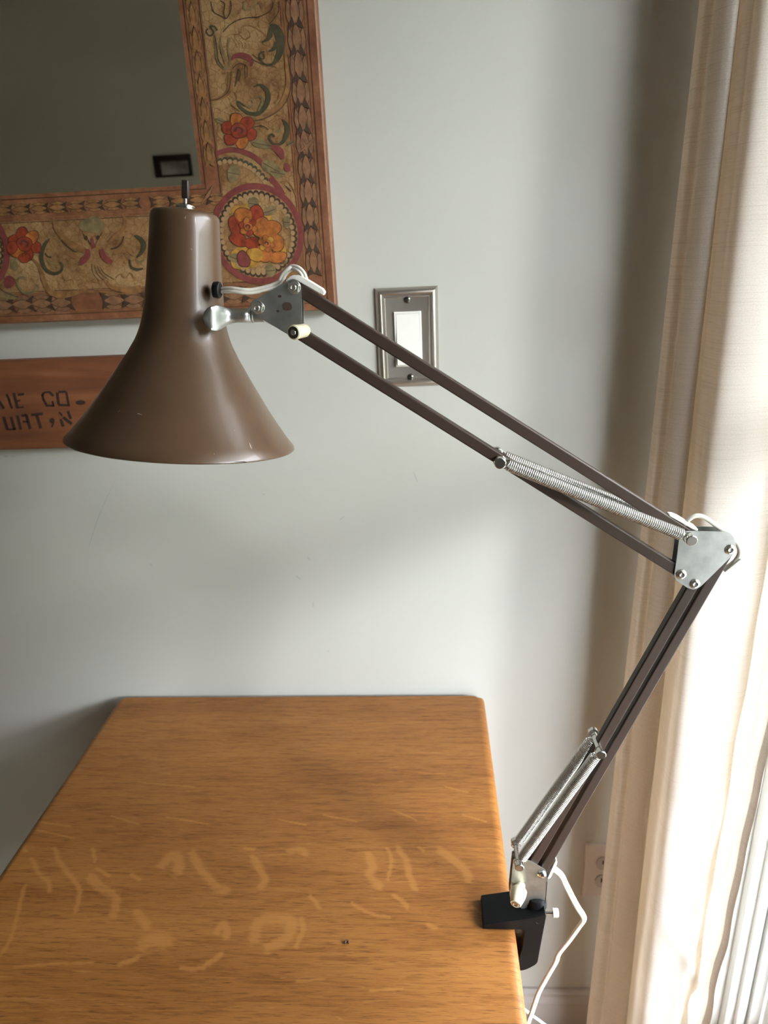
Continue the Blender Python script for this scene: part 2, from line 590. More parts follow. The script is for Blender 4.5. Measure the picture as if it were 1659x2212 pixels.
# outside
mb = MB(); mb.box((WX + 0.1, -3.5, -0.2), (WX + 3.0, 3.5, -0.08), CONC); structure(mb.build('patio_ground', smooth=0))
mb = MB(); mb.box((WX + 3.0, -14, -0.25), (WX + 22, 14, -0.12), GRASS); structure(mb.build('lawn_ground', smooth=0))
mb = MB(); mb.box((WX + 0.1, -6, 2.46), (WX + 1.5, 6, 2.62), WHITE_TRIM); mb.box((WX + 1.4, -6, 2.40), (WX + 1.5, 6, 2.46), WHITE_TRIM); structure(mb.build('roof_sky_blocker', smooth=0))  # unseen overhang added to cut off the high sky and shape the daylight
mb = MB(); mb.box((WX + 14, -20, -.2), (WX + 15, 24, 4.0), GRASS); structure(mb.build('horizon_sky_blocker', smooth=0))  # unseen block added to hide the low sky and narrow the daylight

# ------------------------------------------------------------------ table
TZ = EYE.z - 0.621
TX0, TX1, TY0, TY1 = -0.485, 0.0735, 0.27, 0.871
RHO, TTH = 0.010, 0.026
table = thing('oak_table', 'oak table with pale ray flecks in the grain, standing against the wall', 'table', ((TX0 + TX1) / 2, (TY0 + TY1) / 2, 0))
TO = table.location.copy()

# pale medullary flecks: soft strokes (pixels of the photo, half width in px)
FLECKS = [([(54, 1913), (46, 1940), (40, 1968), (22, 2030), (2, 2062)], 4.5), ([(68, 1855), (84, 1885), (105, 1905), (108, 1925)], 4.5),
          ([(118, 1832), (132, 1868), (160, 1900), (172, 1925), (163, 1970)], 5), ([(196, 1893), (215, 1915), (250, 1938), (245, 1978)], 9),
          ([(210, 1875), (235, 1893)], 4), ([(350, 1868), (372, 1848), (386, 1860), (384, 1885)], 11), ([(415, 1842), (430, 1872), (448, 1895), (475, 1920), (490, 1922)], 9),
          ([(545, 1850), (560, 1875), (572, 1900), (564, 1915)], 8), ([(295, 1970), (310, 1988), (318, 2002)], 9), ([(310, 2040), (335, 2030), (360, 2035)], 15),
          ([(470, 2012), (482, 1995), (490, 2010), (488, 2025)], 8), ([(548, 2030), (560, 1990), (600, 1984), (630, 1992), (620, 2025), (580, 2048)], 12),
          ([(650, 1985), (655, 2005), (640, 2045)], 6), ([(625, 1838), (650, 1836), (660, 1845)], 8), ([(795, 1845), (805, 1870), (798, 1890), (820, 1915)], 9),
          ([(836, 1832), (846, 1858), (838, 1898)], 4), ([(860, 1832), (878, 1860), (884, 1890), (897, 1920)], 7), ([(950, 1835), (975, 1855), (1005, 1880), (1012, 1900)], 9),
          ([(905, 1832), (915, 1838)], 4), ([(850, 1935), (868, 1945), (880, 1960)], 5), ([(760, 1950), (790, 1970), (840, 1982)], 4), ([(670, 1935), (690, 1960)], 5),
          ([(445, 2082), (465, 2072), (478, 2060)], 6), ([(260, 2082), (285, 2075), (297, 2068)], 6), ([(390, 2092), (440, 2092)], 5), ([(30, 2090), (110, 2082), (200, 2080)], 3),
          ([(925, 2000), (940, 2005)], 6), ([(285, 1888), (300, 1900)], 5), ([(45, 1825), (55, 1838)], 5), ([(530, 1832), (550, 1834)], 4), ([(200, 1832), (206, 1860)], 4),
          ([(85, 1775), (150, 1785)], 2.2), ([(80, 1792), (160, 1812)], 2.4), ([(240, 1762), (300, 1780)], 2.2), ([(360, 1765), (450, 1780)], 2.2), ([(700, 1760), (770, 1775)], 2.2),
          ([(850, 1750), (900, 1772)], 2.2), ([(600, 1770), (660, 1782)], 2.2), ([(960, 1700), (1010, 1712)], 2), ([(1000, 1760), (1050, 1775)], 2), ([(1020, 1960), (1060, 1985)], 4),
          ([(905, 1670), (960, 1672)], 1.8), ([(300, 1690), (420, 1700)], 1.8), ([(1085, 1940), (1060, 1960)], 5), ([(640, 2120), (700, 2115)], 3), ([(800, 2140), (870, 2136)], 2.5)]
flk = []
for pts, w in FLECKS:
    q = [at_z(x, y, TZ) for x, y in pts]
    mx, my = sum(p[0] for p in pts) / len(pts), sum(p[1] for p in pts) / len(pts)
    e = at_z(mx + w, my, TZ) - at_z(mx, my, TZ)
    q2 = spline(q, 3) if len(q) > 2 else q
    flk.append((q2, e.length, min(p.x for p in q2) - 0.03, max(p.x for p in q2) + 0.03, min(p.y for p in q2) - 0.03, max(p.y for p in q2) + 0.03))


def fleck(x, y):
    v = 0.0
    for q, w, x0, x1, y0, y1 in flk:
        if x < x0 or x > x1 or y < y0 or y > y1:
            continue
        for i in range(len(q) - 1):
            ax, ay = q[i].x, q[i].y
            dx, dy = q[i + 1].x - ax, q[i + 1].y - ay
            l2 = dx * dx + dy * dy
            t = 0 if l2 == 0 else max(0, min(1, ((x - ax) * dx + (y - ay) * dy) / l2))
            d = math.hypot(x - ax - t * dx, (y - ay - t * dy))
            wv_ = w * (1 + .35 * math.sin(40 * i + 900 * y + 300 * x))
            s = 1.45 - d / wv_ * 1.1
            if s > v:
                v = s
    v = max(0.0, min(1.0, v))
    return v * v * (3 - 2 * v)


NX, NY = 400, 420
CORN = 0.007
gx0, gx1, gy0, gy1 = TX0 + RHO, TX1 - RHO, TY0 + RHO, TY1 - 0.004
verts, faces, att = [], [], []
for j in range(NY + 1):
    for i in range(NX + 1):
        x = gx0 + (gx1 - gx0) * i / NX
        y = gy0 + (gy1 - gy0) * j / NY
        cx = min(max(x, gx0 + CORN), gx1 - CORN); cyy = min(max(y, gy0 + CORN), gy1 - CORN)
        dx, dy = x - cx, y - cyy
        l = math.hypot(dx, dy); mxx = max(abs(dx), abs(dy))
        if l > 1e-9:
            x = cx + dx * mxx / l; y = cyy + dy * mxx / l
        verts.append((x, y, TZ)); att.append(fleck(x, y))
for j in range(NY):
    for i in range(NX):
        a = j * (NX + 1) + i
        faces.append((a, a + 1, a + NX + 2, a + NX + 1))
loop = [i for i in range(NX + 1)] + [j * (NX + 1) + NX for j in range(1, NY + 1)] + [NY * (NX + 1) + i for i in range(NX - 1, -1, -1)] + [j * (NX + 1) for j in range(NY - 1, 0, -1)]
prev = loop
nl = len(loop)
nrm = []
for k in range(nl):
    p0, p1 = Vector(verts[loop[k - 1]]), Vector(verts[loop[(k + 1) % nl]])
    t = (p1 - p0)
    n = Vector((t.y, -t.x, 0)); n.normalize(); nrm.append(n)
steps = []
for s in range(1, 6):
    a = math.pi / 2 * s / 5
    steps.append((math.sin(a), -RHO * 0.8 * (1 - math.cos(a))))
steps += [(1.0, -TTH + 0.003), (0.8, -TTH), (-0.5, -TTH)]
for sx, dz in steps:
    cur = []
    for k in range(nl):
        v0 = Vector(verts[loop[k]])
        back = nrm[k].y > 0.5
        rr = 0.004 if back else RHO
        p = v0 + nrm[k] * (rr * sx) + Vector((0, 0, dz))
        cur.append(len(verts)); verts.append(tuple(p)); att.append(att[loop[k]] * 0.3)
    for k in range(nl):
        k2 = (k + 1) % nl
        faces.append((prev[k], cur[k], cur[k2], prev[k2]))
    prev = cur
faces.append(prev[::-1])
me = bpy.data.meshes.new('tabletop')
me.from_pydata([(x - TO.x, y - TO.y, z) for x, y, z in verts], [], faces)
me.materials.append(OAK)
A = me.attributes.new('ray_fleck', 'FLOAT', 'POINT')
A.data.foreach_set('value', att)
me.polygons.foreach_set('use_smooth', [True] * len(me.polygons))
me.set_sharp_from_angle(angle=math.radians(50))
top = bpy.data.objects.new('tabletop', me); COL.objects.link(top); top.parent = table
mb = MB()
az0, az1 = TZ - TTH - 0.085, TZ - TTH
ax0, ax1, ay0, ay1 = TX0 + 0.045, TX1 - 0.055, TY0 + 0.035, TY1 - 0.03
mb.box((ax0, ay0, az0), (ax1, ay0 + 0.02, az1), OAK); mb.box((ax0, ay1 - 0.02, az0), (ax1, ay1, az1), OAK)
mb.box((ax0, ay0 + 0.02, az0), (ax0 + 0.02, ay1 - 0.02, az1), OAK); mb.box((ax1 - 0.02, ay0 + 0.02, az0), (ax1, ay1 - 0.02, az1), OAK)
mb.build('apron', parent=table, origin=TO, smooth=0, bevel=0.001)
for (x, y) in ((ax0 + 0.002, ay0 + 0.002), (ax1 - 0.047, ay0 + 0.002), (ax0 + 0.002, ay1 - 0.047), (ax1 - 0.047, ay1 - 0.047)):
    mb = MB(); mb.box((x, y, 0), (x + 0.045, y + 0.045, az1), OAK)
    mb.build('leg', parent=table, origin=TO, smooth=0, bevel=0.002)

# crumb on the table
cpt = at_z(750, 2037, TZ)
mb = MB()
mb.tube(spline([cpt + Vector((-0.002, -0.0012, 0.0009)), cpt + Vector((-0.0012, 0.0012, 0.0016)), cpt + Vector((0.001, 0.0012, 0.0014)), cpt + Vector((0.0012, -0.001, 0.0009))], 4), 0.0009, CRUMB, 8)
cr_ = mb.build('wood_chip', origin=cpt)
cr_['label'] = 'tiny curled brown wood chip lying on the oak tabletop'; cr_['category'] = 'chip'

# ------------------------------------------------------------------ desk lamp
LD = 0.506
base_pt = at(1150, 2000, LD)
lamp = thing('desk_lamp', 'brown swing-arm desk lamp with flared shade, clamped to the right table edge', 'lamp', (base_pt.x, LD, TZ))
LO = lamp.location.copy()

# shade
a_, b_ = math.radians(-6.8), math.radians(-6.6)
SAX = -Vector((math.sin(a_), math.sin(b_), -math.cos(a_))).normalized()      # points up the shade
SC0 = EYE + Vector((-0.1882, LD, -0.1298))                                    # rim centre
prof = [(0.0, .0838), (.0006, .0845), (.002, .0842), (.008, .0790), (.018, .0713), (.026, .0656), (.034, .0602), (.042, .0550), (.05, .0498), (.058, .0449), (.0665, .0396),
        (.071, .0372), (.075, .0350), (.079, .0333), (.083, .0319), (.0868, .0308), (.0905, .0299), (.0975, .0288), (.105, .0280), (.115, .0271), (.134, .0257), (.150, .0247), (.160, .0242),
        (.1632, .0236), (.1648, .0222), (.1654, .0200), (.1656, .012), (.1656, 0.0)]
mb = MB()


def lathe_open(mb, prof, material, segs=96):
    u = SAX.orthogonal().normalized(); w = SAX.cross(u)
    vs, fs = [], []
    for t, r in prof:
        for k in range(segs):
            a = 2 * math.pi * k / segs
            vs.append(SC0 + SAX * t + max(r, 1e-5) * (math.cos(a) * u + math.sin(a) * w))
    for i in range(len(prof) - 1):
        for k in range(segs):
            k2 = (k + 1) % segs
            fs.append((i * segs + k, i * segs + k2, (i + 1) * segs + k2, (i + 1) * segs + k))
    mb.add(vs, fs, material)


lathe_open(mb, prof, BROWN)
inner = [(.1640, 0.0)] + [(t - 0.0010, r - 0.0013) for t, r in reversed(prof[2:-3])] + [(0.0002, .0828), (0.0, .0838)]
lathe_open(mb, inner, INNER)


def shade_pt(px, py, lift=0.00025):
    """point on the near side of the shade's surface under a pixel"""
    v = RIGHT * ((px - IMG_W / 2) / F_PX) + UP * (-(py - IMG_H / 2) / F_PX) + FWD
    v.normalize()
    s = 0.3
    while s < 0.8:
        p = EYE + v * s
        t = (p - SC0).dot(SAX)
        d = (p - SC0 - SAX * t).length
        r = None
        for i in range(len(prof) - 1):
            if prof[i][0] <= t <= prof[i + 1][0]:
                k = (t - prof[i][0]) / max(1e-9, prof[i + 1][0] - prof[i][0])
                r = prof[i][1] + (prof[i + 1][1] - prof[i][1]) * k
        if r is not None and d <= r + lift:
            return p
        s += 0.0004
    return None


def scratch(pts, w, material):
    q = [(x, y) for x, y in pts]
    L, R_ = [], []
    for i, (x, y) in enumerate(q):
        x0, y0 = q[max(0, i - 1)]; x1, y1 = q[min(len(q) - 1, i + 1)]
        nx, ny = -(y1 - y0), x1 - x0
        l = math.hypot(nx, ny) or 1
        ww = w * (0.35 if i in (0, len(q) - 1) else 1)
        L.append(shade_pt(x + nx / l * ww, y + ny / l * ww)); R_.append(shade_pt(x - nx / l * ww, y - ny / l * ww))
    for i in range(len(q) - 1):
        f = [L[i], L[i + 1], R_[i + 1], R_[i]]
        if None not in f:
            mb.face(f, material)


for pts, w, m_ in (([(296, 893), (301, 894), (306, 896)], .8, CHIP), ([(255, 890), (260, 886)], .6, CHIP), ([(539, 957), (541, 963), (544, 970)], .8, CHIP), ([(398, 470), (400, 472), (401, 467)], .6, CHIP),
                   ([(505, 929), (508, 930)], .7, CHIP), ([(412, 537), (415, 540)], .8, CHIP), ([(462, 979), (464, 982)], .6, CHIP), ([(399, 1001), (401, 996)], .6, CHIP)):
    scratch(pts, w, m_)
scratch([(500, 1001.5), (508, 999), (518, 998.5), (527, 998), (534, 999)], 1.6, DCHIP)
shade = mb.build('lamp_shade', parent=lamp, origin=LO, smooth=50, label='chocolate brown flared shade with small chips')

# bulb holder inside, toggle switch on top
mb = MB(); mb.lathe(SC0 + SAX * 0.10, SAX, [(0, .014), (.001, .016), (.055, .017), (.0635, .017)], CEIL, 24)
mb.build('lamp_holder', parent=shade, origin=LO)
mb = MB()
pr_ = []
for k in range(9):
    t = k * 0.0011
    pr_ += [(t, .0037), (t + .0005, .0042)]
mb.lathe(SC0 + SAX * 0.1654, SAX, [(0, .006), (.0008, .006)] + [(t + .0008, r) for t, r in pr_[:6]], CHROME, 24)
mb.lathe(SC0 + SAX * 0.1662, SAX, [(0, .0062), (.0004, .0068), (.0016, .0068), (.0019, .006), (.0022, .0062), (.0026, .0066), (.0036, .0066), (.0040, .005), (.0045, .0045), (.0048, .0022)], CHROME, 28)
mb.build('switch_nut', parent=shade, origin=LO, label='ridged nickel nut of the switch')
mb = MB()
mb.tube([SC0 + SAX * 0.170, SC0 + SAX * 0.176], 0.0012, CHROME, 12)
u_ = Vector((1, 0, 0)); u_ = (u_ - SAX * u_.dot(SAX)).normalized(); w_ = SAX.cross(u_)
vs = []
for t in (0.1745, 0.1865):
    for (s, q) in ((-.0024, -.0018), (.0024, -.0018), (.0024, .0018), (-.0024, .0018)):
        vs.append(SC0 + SAX * t + u_ * s + w_ * q)
mb.add(vs, [(0, 3, 2, 1), (4, 5, 6, 7), (0, 1, 5, 4), (1, 2, 6, 5), (2, 3, 7, 6), (3, 0, 4, 7)], DARKROD)
mb.build('switch_toggle', parent=shade, origin=LO, bevel=0.0008, label='dark toggle lever on top of the shade')

# cord grommet on the right side of the shade
gp = at(478, 627, LD - 0.006)
gd = Vector((1.0, -0.1, -0.1)).normalized()
mb = MB(); mb.lathe(gp - gd * 0.0052, gd, [(0, .0054), (.003, .0058), (.0042, .0054), (.0047, .0044), (.0044, .003)], BLACKP, 24)
mb.build('grommet', parent=shade, origin=LO, label='black rubber cord grommet')

# swivel neck: flared spoon on the shade, rolled tube to the bracket
mb = MB()
rows = [(458.5, 680, 680.5), (461, 669, 693), (467, 662, 701), (474, 657.5, 706.5), (481, 656.5, 709), (486, 659, 707), (490, 662.5, 703), (495, 665.5, 699), (502, 667, 696.5), (512, 667, 695), (528, 667, 694.5), (541, 667, 694)]
NS = 14
vs, fs = [], []
for i, (x, y0, y1) in enumerate(rows):
    top_ = at(x, y0, LD); bot = at(x, y1, LD)
    c = (top_ + bot) / 2; h = (top_ - bot) / 2
    k = min(1, max(0, (i - 3) / 5))          # 0 spoon, 1 tube
    cz = LD - 0.0215 * (1 - k) ** 1.0 if i < 8 else LD
    depth = 0.0015 + k * 0.0040
    for s in range(NS):
        a = math.pi * s / (NS - 1)
        # front half-shell: spoon hugs the shade, tube is a half round
        bulge = depth * math.sin(a)
        p = c + h * math.cos(a)
        y = (LD - 0.020 + 0.0205 * k) - bulge - 0.002 * k
        vs.append((p.x, y, p.z))
for i in range(len(rows) - 1):
    for s in range(NS - 1):
        a = i * NS + s
        fs.append((a, a + NS, a + NS + 1, a + 1))
mb.add(vs, fs, STEEL)
nk = mb.build('swivel_neck', parent=lamp, origin=LO, smooth=60, label='bright steel neck with flared spoon end')
sd = nk.modifiers.new('sheet', 'SOLIDIFY'); sd.thickness = 0.0012; sd.offset = 0.0
mb = MB()
c0 = at(541, 680.5, LD)
xdir = (at(560, 681, LD) - c0).normalized()
mb.lathe(c0 - xdir * 0.0012, xdir, [(0, .0045), (.0002, .0054), (.0012, .0056), (.002, .005), (.0026, .0056), (.0036, .0054), (.004, .0048), (.011, .0048), (.0112, .003)], STEEL, 24)
mb.build('swivel_collar', parent=nk, origin=LO)

# --- bars
BT, BH = 0.0080, 0.0086      # across, tall


def bar(name, p, q, trim0=0.0, trim1=0.0):
    d = (q - p).normalized()
    p2 = p - d * trim0; q2 = q + d * trim1
    n = Vector((-d.z, 0, d.x))
    mb = MB()
    vs = []
    for b in (p2, q2):
        for (s, t) in ((-1, -1), (1, -1), (1, 1), (-1, 1)):
            vs.append(b + n * (BH / 2 * t) + Vector((0, BT / 2 * s, 0)))
    mb.add(vs, [(0, 3, 2, 1), (4, 5, 6, 7), (0, 1, 5, 4), (1, 2, 6, 5), (2, 3, 7, 6), (3, 0, 4, 7)], BAR)
    return mb.build(name, parent=lamp, origin=LO, bevel=0.0011, bseg=3)


FD = LD - BT / 2              # front faces of the bars


def onmid(px, py):            # traced on the front face, moved to the middle plane
    p = at(px, py, FD); p.y = LD
    return p


H1, H2, H3, H4 = onmid(1577, 1187), onmid(1472, 1239.5), onmid(1501, 1261), onmid(1482, 1152.5)
HA, HB = onmid(636, 620.5), onmid(638, 716)
BA, BB = onmid(1120, 1922), onmid(1170, 1888)
bar('upper_arm_bar', HA, H4, 0.002, 0.003)
bar('lower_arm_bar', H3, BA, 0.003, 0.003)
bar('upper_arm_bar', HB, H2, 0.003, 0.003)
bar('lower_arm_bar', H1, BB, 0.003, 0.003)

PLT = 0.0008


def plates(name, outline_px, rad, screws, mats_spots=None, label=None, gap=0.0044):
    """a pair of sheet plates either side of the bars, outline traced on the front one"""
    out = []
    fy = LD - gap - PLT
    o3 = round_poly([at(x, y, fy) for x, y in outline_px], rad)
    for k, y in enumerate((fy, LD + gap)):
        mb = MB()
        pts = [Vector((p.x, y, p.z)) for p in o3]
        mb.prism(pts, (0, PLT, 0), STEEL)
        if k == 0 and mats_spots:
            for (x, yy, r) in mats_spots:
                c = at(x, yy, fy - 0.0001)
                ring = [c + Vector((r * (1 + .10 * math.sin(i * math.pi / 4 + x)) * math.cos(i * math.pi / 8), 0, r * (.85 + .10 * math.cos(i * math.pi / 4)) * math.sin(i * math.pi / 8))) for i in range(16)]
                mb.face(ring, STEELD)
        o = mb.build(name, parent=lamp, origin=LO, smooth=30, label=label)
        out.append(o)
        for (sx, sy_, kind) in screws:
            c = at(sx, sy_, fy)
            c = Vector((c.x, y if k == 0 else y + PLT, c.z))
            d = Vector((0, -1 if k == 0 else 1, 0))
            s = MB()
            if kind == 'nut':
                ring = [c + Vector((0.0044 * math.cos(math.pi / 3 * i + .3), 0, 0.0044 * math.sin(math.pi / 3 * i + .3))) for i in range(6)]
                s.lathe(c, d, [(0, .0047), (.0006, .0047), (.0008, .0042)], CHROME, 24)
                s.prism([p + d * 0.0006 for p in ring], d * 0.0026, CHROME)
                s.lathe(c + d * 0.003, d, [(0, .0023), (.0012, .0023), (.0016, .0017), (.0009, .0012)], CHROME, 16)
                s.build('nut', parent=o, origin=LO, bevel=0.0003)
            elif kind == 'rivet':
                s.lathe(c, d, [(0, .0042), (.0003, .0042), (.0012, .0036), (.0017, .0028), (.0018, .0020), (.0010, .0015), (.0009, .0008)], CHROME, 20)
                s.build('rivet', parent=o, origin=LO)
            else:
                s.lathe(c, d, [(0, .0046), (.0012, .0044), (.0022, .0034), (.0027, .0015)], CHROME, 20)
                s.build('dome_bolt', parent=o, origin=LO)
    return out


plates('head_plate', [(632, 601), (644, 607), (651, 618), (651.5, 706), (646, 722), (626, 725), (546, 678), (539, 662), (545, 650)], [.003, .002, .003, 0, .004, .003, .004, .004, .004],
       [(635, 620.5, 'nut'), (557, 664.5, 'nut')], [(620, 662, .0038), (604, 640, .0012), (600, 672, .001)], label='dark steel bracket plate with a rust spot')
plates('elbow_plate', [(1470, 1147), (1571, 1148.5), (1582, 1155), (1591, 1176), (1586, 1196), (1513, 1268), (1500, 1274), (1487, 1271), (1460, 1254), (1456.5, 1242), (1463, 1200)],
       [.002, .003, .003, .004, .004, .006, .004, .004, .004, .004, 0], [(1577, 1187, 'rivet'), (1472, 1241, 'rivet'), (1501, 1261, 'rivet')], label='pale zinc elbow plate')
bpl = plates('base_plate', [(1109, 1856), (1146, 1860), (1180, 1880), (1182.5, 1905), (1178, 1955), (1174, 1969), (1148, 1967), (1128, 1964), (1102, 1942), (1101, 1930)],
             [.002, .001, .003, .001, .001, .002, .002, .003, .003, .002], [(1170, 1888, 'dome')], label='zinc base bracket plate')
mb = MB()
fy = LD - 0.0044 - PLT
q = [at(1182.5, 1905, fy), at(1178, 1955, fy), at(1174, 1969, fy)]
for i in range(2):
    mb.prism([q[i], q[i + 1], q[i + 1] + Vector((-.0008, 0, 0)), q[i] + Vector((-.0008, 0, 0))], (0, 0.0104, 0), STEEL)
mb.build('bracket_web', parent=lamp, origin=LO, smooth=0)


def pin(p, length, r, name='spring_pin', cap=True):
    """cross pin through the bar or plates at p, with capped ends for the springs"""
    mb = MB()
    mb.tube([p + Vector((0, -length, 0)), p + Vector((0, length, 0))], r * 0.62, CHROME, 16)
    for s in (-1, 1):
        mb.lathe(p + Vector((0, s * (length - .0045), 0)), (0, s, 0), [(0, r * .7), (.0004, r), (.0042, r), (.0048, r * .86), (.0048, r * .3)], CHROME, 24)
    return mb.build(name, parent=lamp, origin=LO, smooth=30)


SPY = 0.0100


def tip(px, py, yy):
    p = at(px, py, LD - yy); p.y = LD
    return p


def spring(p, q, r, wire, turns, side, loop_r):
    off = Vector((0, side * SPY, 0))
    p, q = p + off, q + off
    d = (q - p).normalized()
    n = Vector((-d.z, 0, d.x)); y = Vector((0, 1, 0))
    a, b = p + d * (loop_r + 0.0012), q - d * (loop_r + 0.0012)
    pts = []
    # hook round the first pin
    for k in range(9):
        t = math.radians(200 + 30 * k)
        pts.append(p + (d * math.cos(t) + n * math.sin(t)) * loop_r)
    N = int(turns * 12)
    L = (b - a).length
    for k in range(N + 1):
        t = k / N
        ph = 2 * math.pi * k / 12
        rr = r * min(1, 0.55 + 6 * t * turns / 12, 0.55 + 6 * (1 - t) * turns / 12)
        pts.append(a + d * (L * t) + (n * math.cos(ph) + y * math.sin(ph)) * rr)
    for k in range(9):
        t = math.radians(200 + 30 * k)
        pts.append(q + (-d * math.cos(t) + n * math.sin(t)) * loop_r)
    mb = MB(); mb.tube(pts, wire, SPRING, 6, True)
    return mb.build('spring', parent=lamp, origin=LO, smooth=80)


PU0, PU1 = tip(1081, 1001.5, 0.0165), tip(1495, 1168.5, 0.0165)
PL0, PL1 = tip(1299, 1632, 0.0165), tip(1122.5, 1875.5, 0.0165)
for p in (PU0, PU1, PL0, PL1):
    pin(p, 0.0165, 0.0043)
for s in (-1, 1):
    spring(PU0, PU1, 0.0044, 0.00055, 92, s, 0.0042)
for s in (-1, 1):
    spring(PL0, PL1, 0.0044, 0.00055, 84, s, 0.0042)

# cream tension knobs
mb = MB()
k0, k1 = at(633.5, 718.5, LD - 0.020), at(660, 713.5, LD - 0.003)
ax = (k1 - k0).normalized(); kl = (k1 - k0).length
mb.lathe(k0, ax, [(0.0006, .0026), (0, .0042), (.0006, .0050), (.0018, .0053), (.0024, .0049), (kl * .9, .0047), (kl, .0040)], CREAM, 28)
kn = mb.build('tension_knob', parent=lamp, origin=LO, label='cream plastic knob at the head bracket')
mb = MB()
ring = [k0 - ax * 0.0001 + Vector((.0030 * math.cos(i * math.pi / 3), 0, .0030 * math.sin(i * math.pi / 3))) for i in range(6)]
mb.lathe(k0 + ax * 0.0008, -ax, [(0, .0042), (.0009, .0042), (.0010, .0036), (.0006, .0036)], SCREWD, 20)
mb.lathe(k0 + ax * 0.0002, -ax, [(0, .0021), (.0008, .0021), (.0010, .0016), (.0006, .0012), (.0004, .0006)], CHROME, 16)
mb.build('nut', parent=kn, origin=LO, bevel=0.0002)
mb = MB()
k0, k1 = at(1113.5, 1953.5, LD - 0.0245), at(1125.5, 1910, LD - 0.0045)
ax = (k1 - k0).normalized(); kl = (k1 - k0).length
mb.lathe(k0, ax, [(0.0004, .003), (0, .0046), (.0008, .0052), (kl * .20, .0062), (kl * .42, .0072), (kl * .55, .0074), (kl * .70, .0073), (kl * .74, .0066), (kl * .76, .0046), (kl * .9, .0044), (kl, .0040)], CREAM, 32)
kn = mb.build('tension_knob', parent=lamp, origin=LO, label='larger tapered cream knob at the base bracket')
mb = MB(); mb.lathe(k0 + ax * 0.0006, -ax, [(0, .0030), (.0008, .0030), (.0012, .0022), (.0006, .0016)], CHROME, 16)
mb.build('nut', parent=kn, origin=LO)

# --- clamp
CY0, CY1 = 0.4895, 0.5225
out = [(1043, 2005.5), (1045, 1997), (1090, 1991), (1136, 1985), (1165, 1979), (1179, 1974), (1180.5, 1980), (1173, 2018), (1162, 2078), (1158, 2084), (1146, 2091), (1130, 2097.5)]
poly = [at(x, y, CY0) for x, y in out]
zb = poly[-1].z
xin = at(1134, 2000, CY0).x
zj = TZ + 0.0002
poly[0] = Vector((poly[0].x, CY0, zj))
poly += [Vector((0.030, CY0, zb)), Vector((0.030, CY0, zb + 0.008)), Vector((xin - 0.006, CY0, zb + 0.012)), Vector((xin - 0.002, CY0, zb + 0.03)), Vector((xin, CY0, zj))]
mb = MB(); mb.prism(round_poly(poly, [.001, .001, 0, 0, 0, .003, 0, 0, 0, .002, .002, .003, .002, .002, .003, .002, .003]), (0, CY1 - CY0, 0), BLACK)
clamp = mb.build('clamp', parent=lamp, origin=LO, smooth=25, bevel=0.0012, label='black enamelled C clamp gripping the table edge')
mb = MB()
c = at(1160, 1988, LD); c.y = LD
c.z = at(1165, 1979, CY0).z - 0.004
cx_ = at(1157, 1968, LD).x
mb.lathe((cx_, LD, c.z), (0, 0, 1), [(0, .0105), (.004, .0105), (.007, .0095), (.0115, .0088), (.013, .006)], BLACK, 28)
mb.build('swivel_socket', parent=clamp, origin=LO)
mb = MB(); c = at(1162, 1992, CY0); mb.lathe(c + Vector((0, .0005, 0)), (0, -1, 0), [(0, .0014), (.0006, .0022), (.0007, .0016), (.0002, .0012)], BLACKP, 16)
mb.build('screw_hole', parent=clamp, origin=LO)
mb = MB()
t0, t1, t2 = at(1178, 1971, LD), at(1194, 1971.5, LD), at(1206.5, 1971.5, LD)
xd = (t2 - t0).normalized()
mb.tube([t0 - xd * 0.008, t1 + xd * 0.001], 0.0016, CHROME, 14)
kl = (t2 - t1).length
pr_ = [(0, .0030)]
for k in range(5):
    pr_ += [(kl * (k + .1) / 5.6, .0043), (kl * (k + .75) / 5.6, .0043), (kl * (k + .85) / 5.6, .0040)]
pr_ += [(kl * .95, .0040), (kl, .0032)]
mb.lathe(t1, xd, pr_, CLIPM, 28)
mb.build('thumb_screw', parent=clamp, origin=LO, label='pale ridged thumb screw')
mb = MB()
mb.tube([Vector((0.046, LD, zb + 0.004)), Vector((0.046, LD, TZ - TTH - 0.0045))], 0.004, CHROME, 16)
mb.lathe((0.046, LD, TZ - TTH - 0.0045), (0, 0, 1), [(0, .006), (.003, .009), (.004, .009)], BLACK, 20)
mb.build('clamp_screw', parent=clamp, origin=LO)


# --- cord and clips
def twin(mb, pts, r, d_list=None, seg=8):
    """flat two-strand flex"""
    q = spline(pts, 6)
    n = len(q)
    A, B = [], []
    for i in range(n):
        t = (q[min(i + 1, n - 1)] - q[max(i - 1, 0)]).normalized()
        s = Vector((-t.z, 0.35, t.x)); s = (s - t * s.dot(t)).normalized()
        A.append(q[i] + s * r * 0.92); B.append(q[i] - s * r * 0.92)
    mb.tube(A, r, CORD, 10); mb.tube(B, r, CORD, 10)


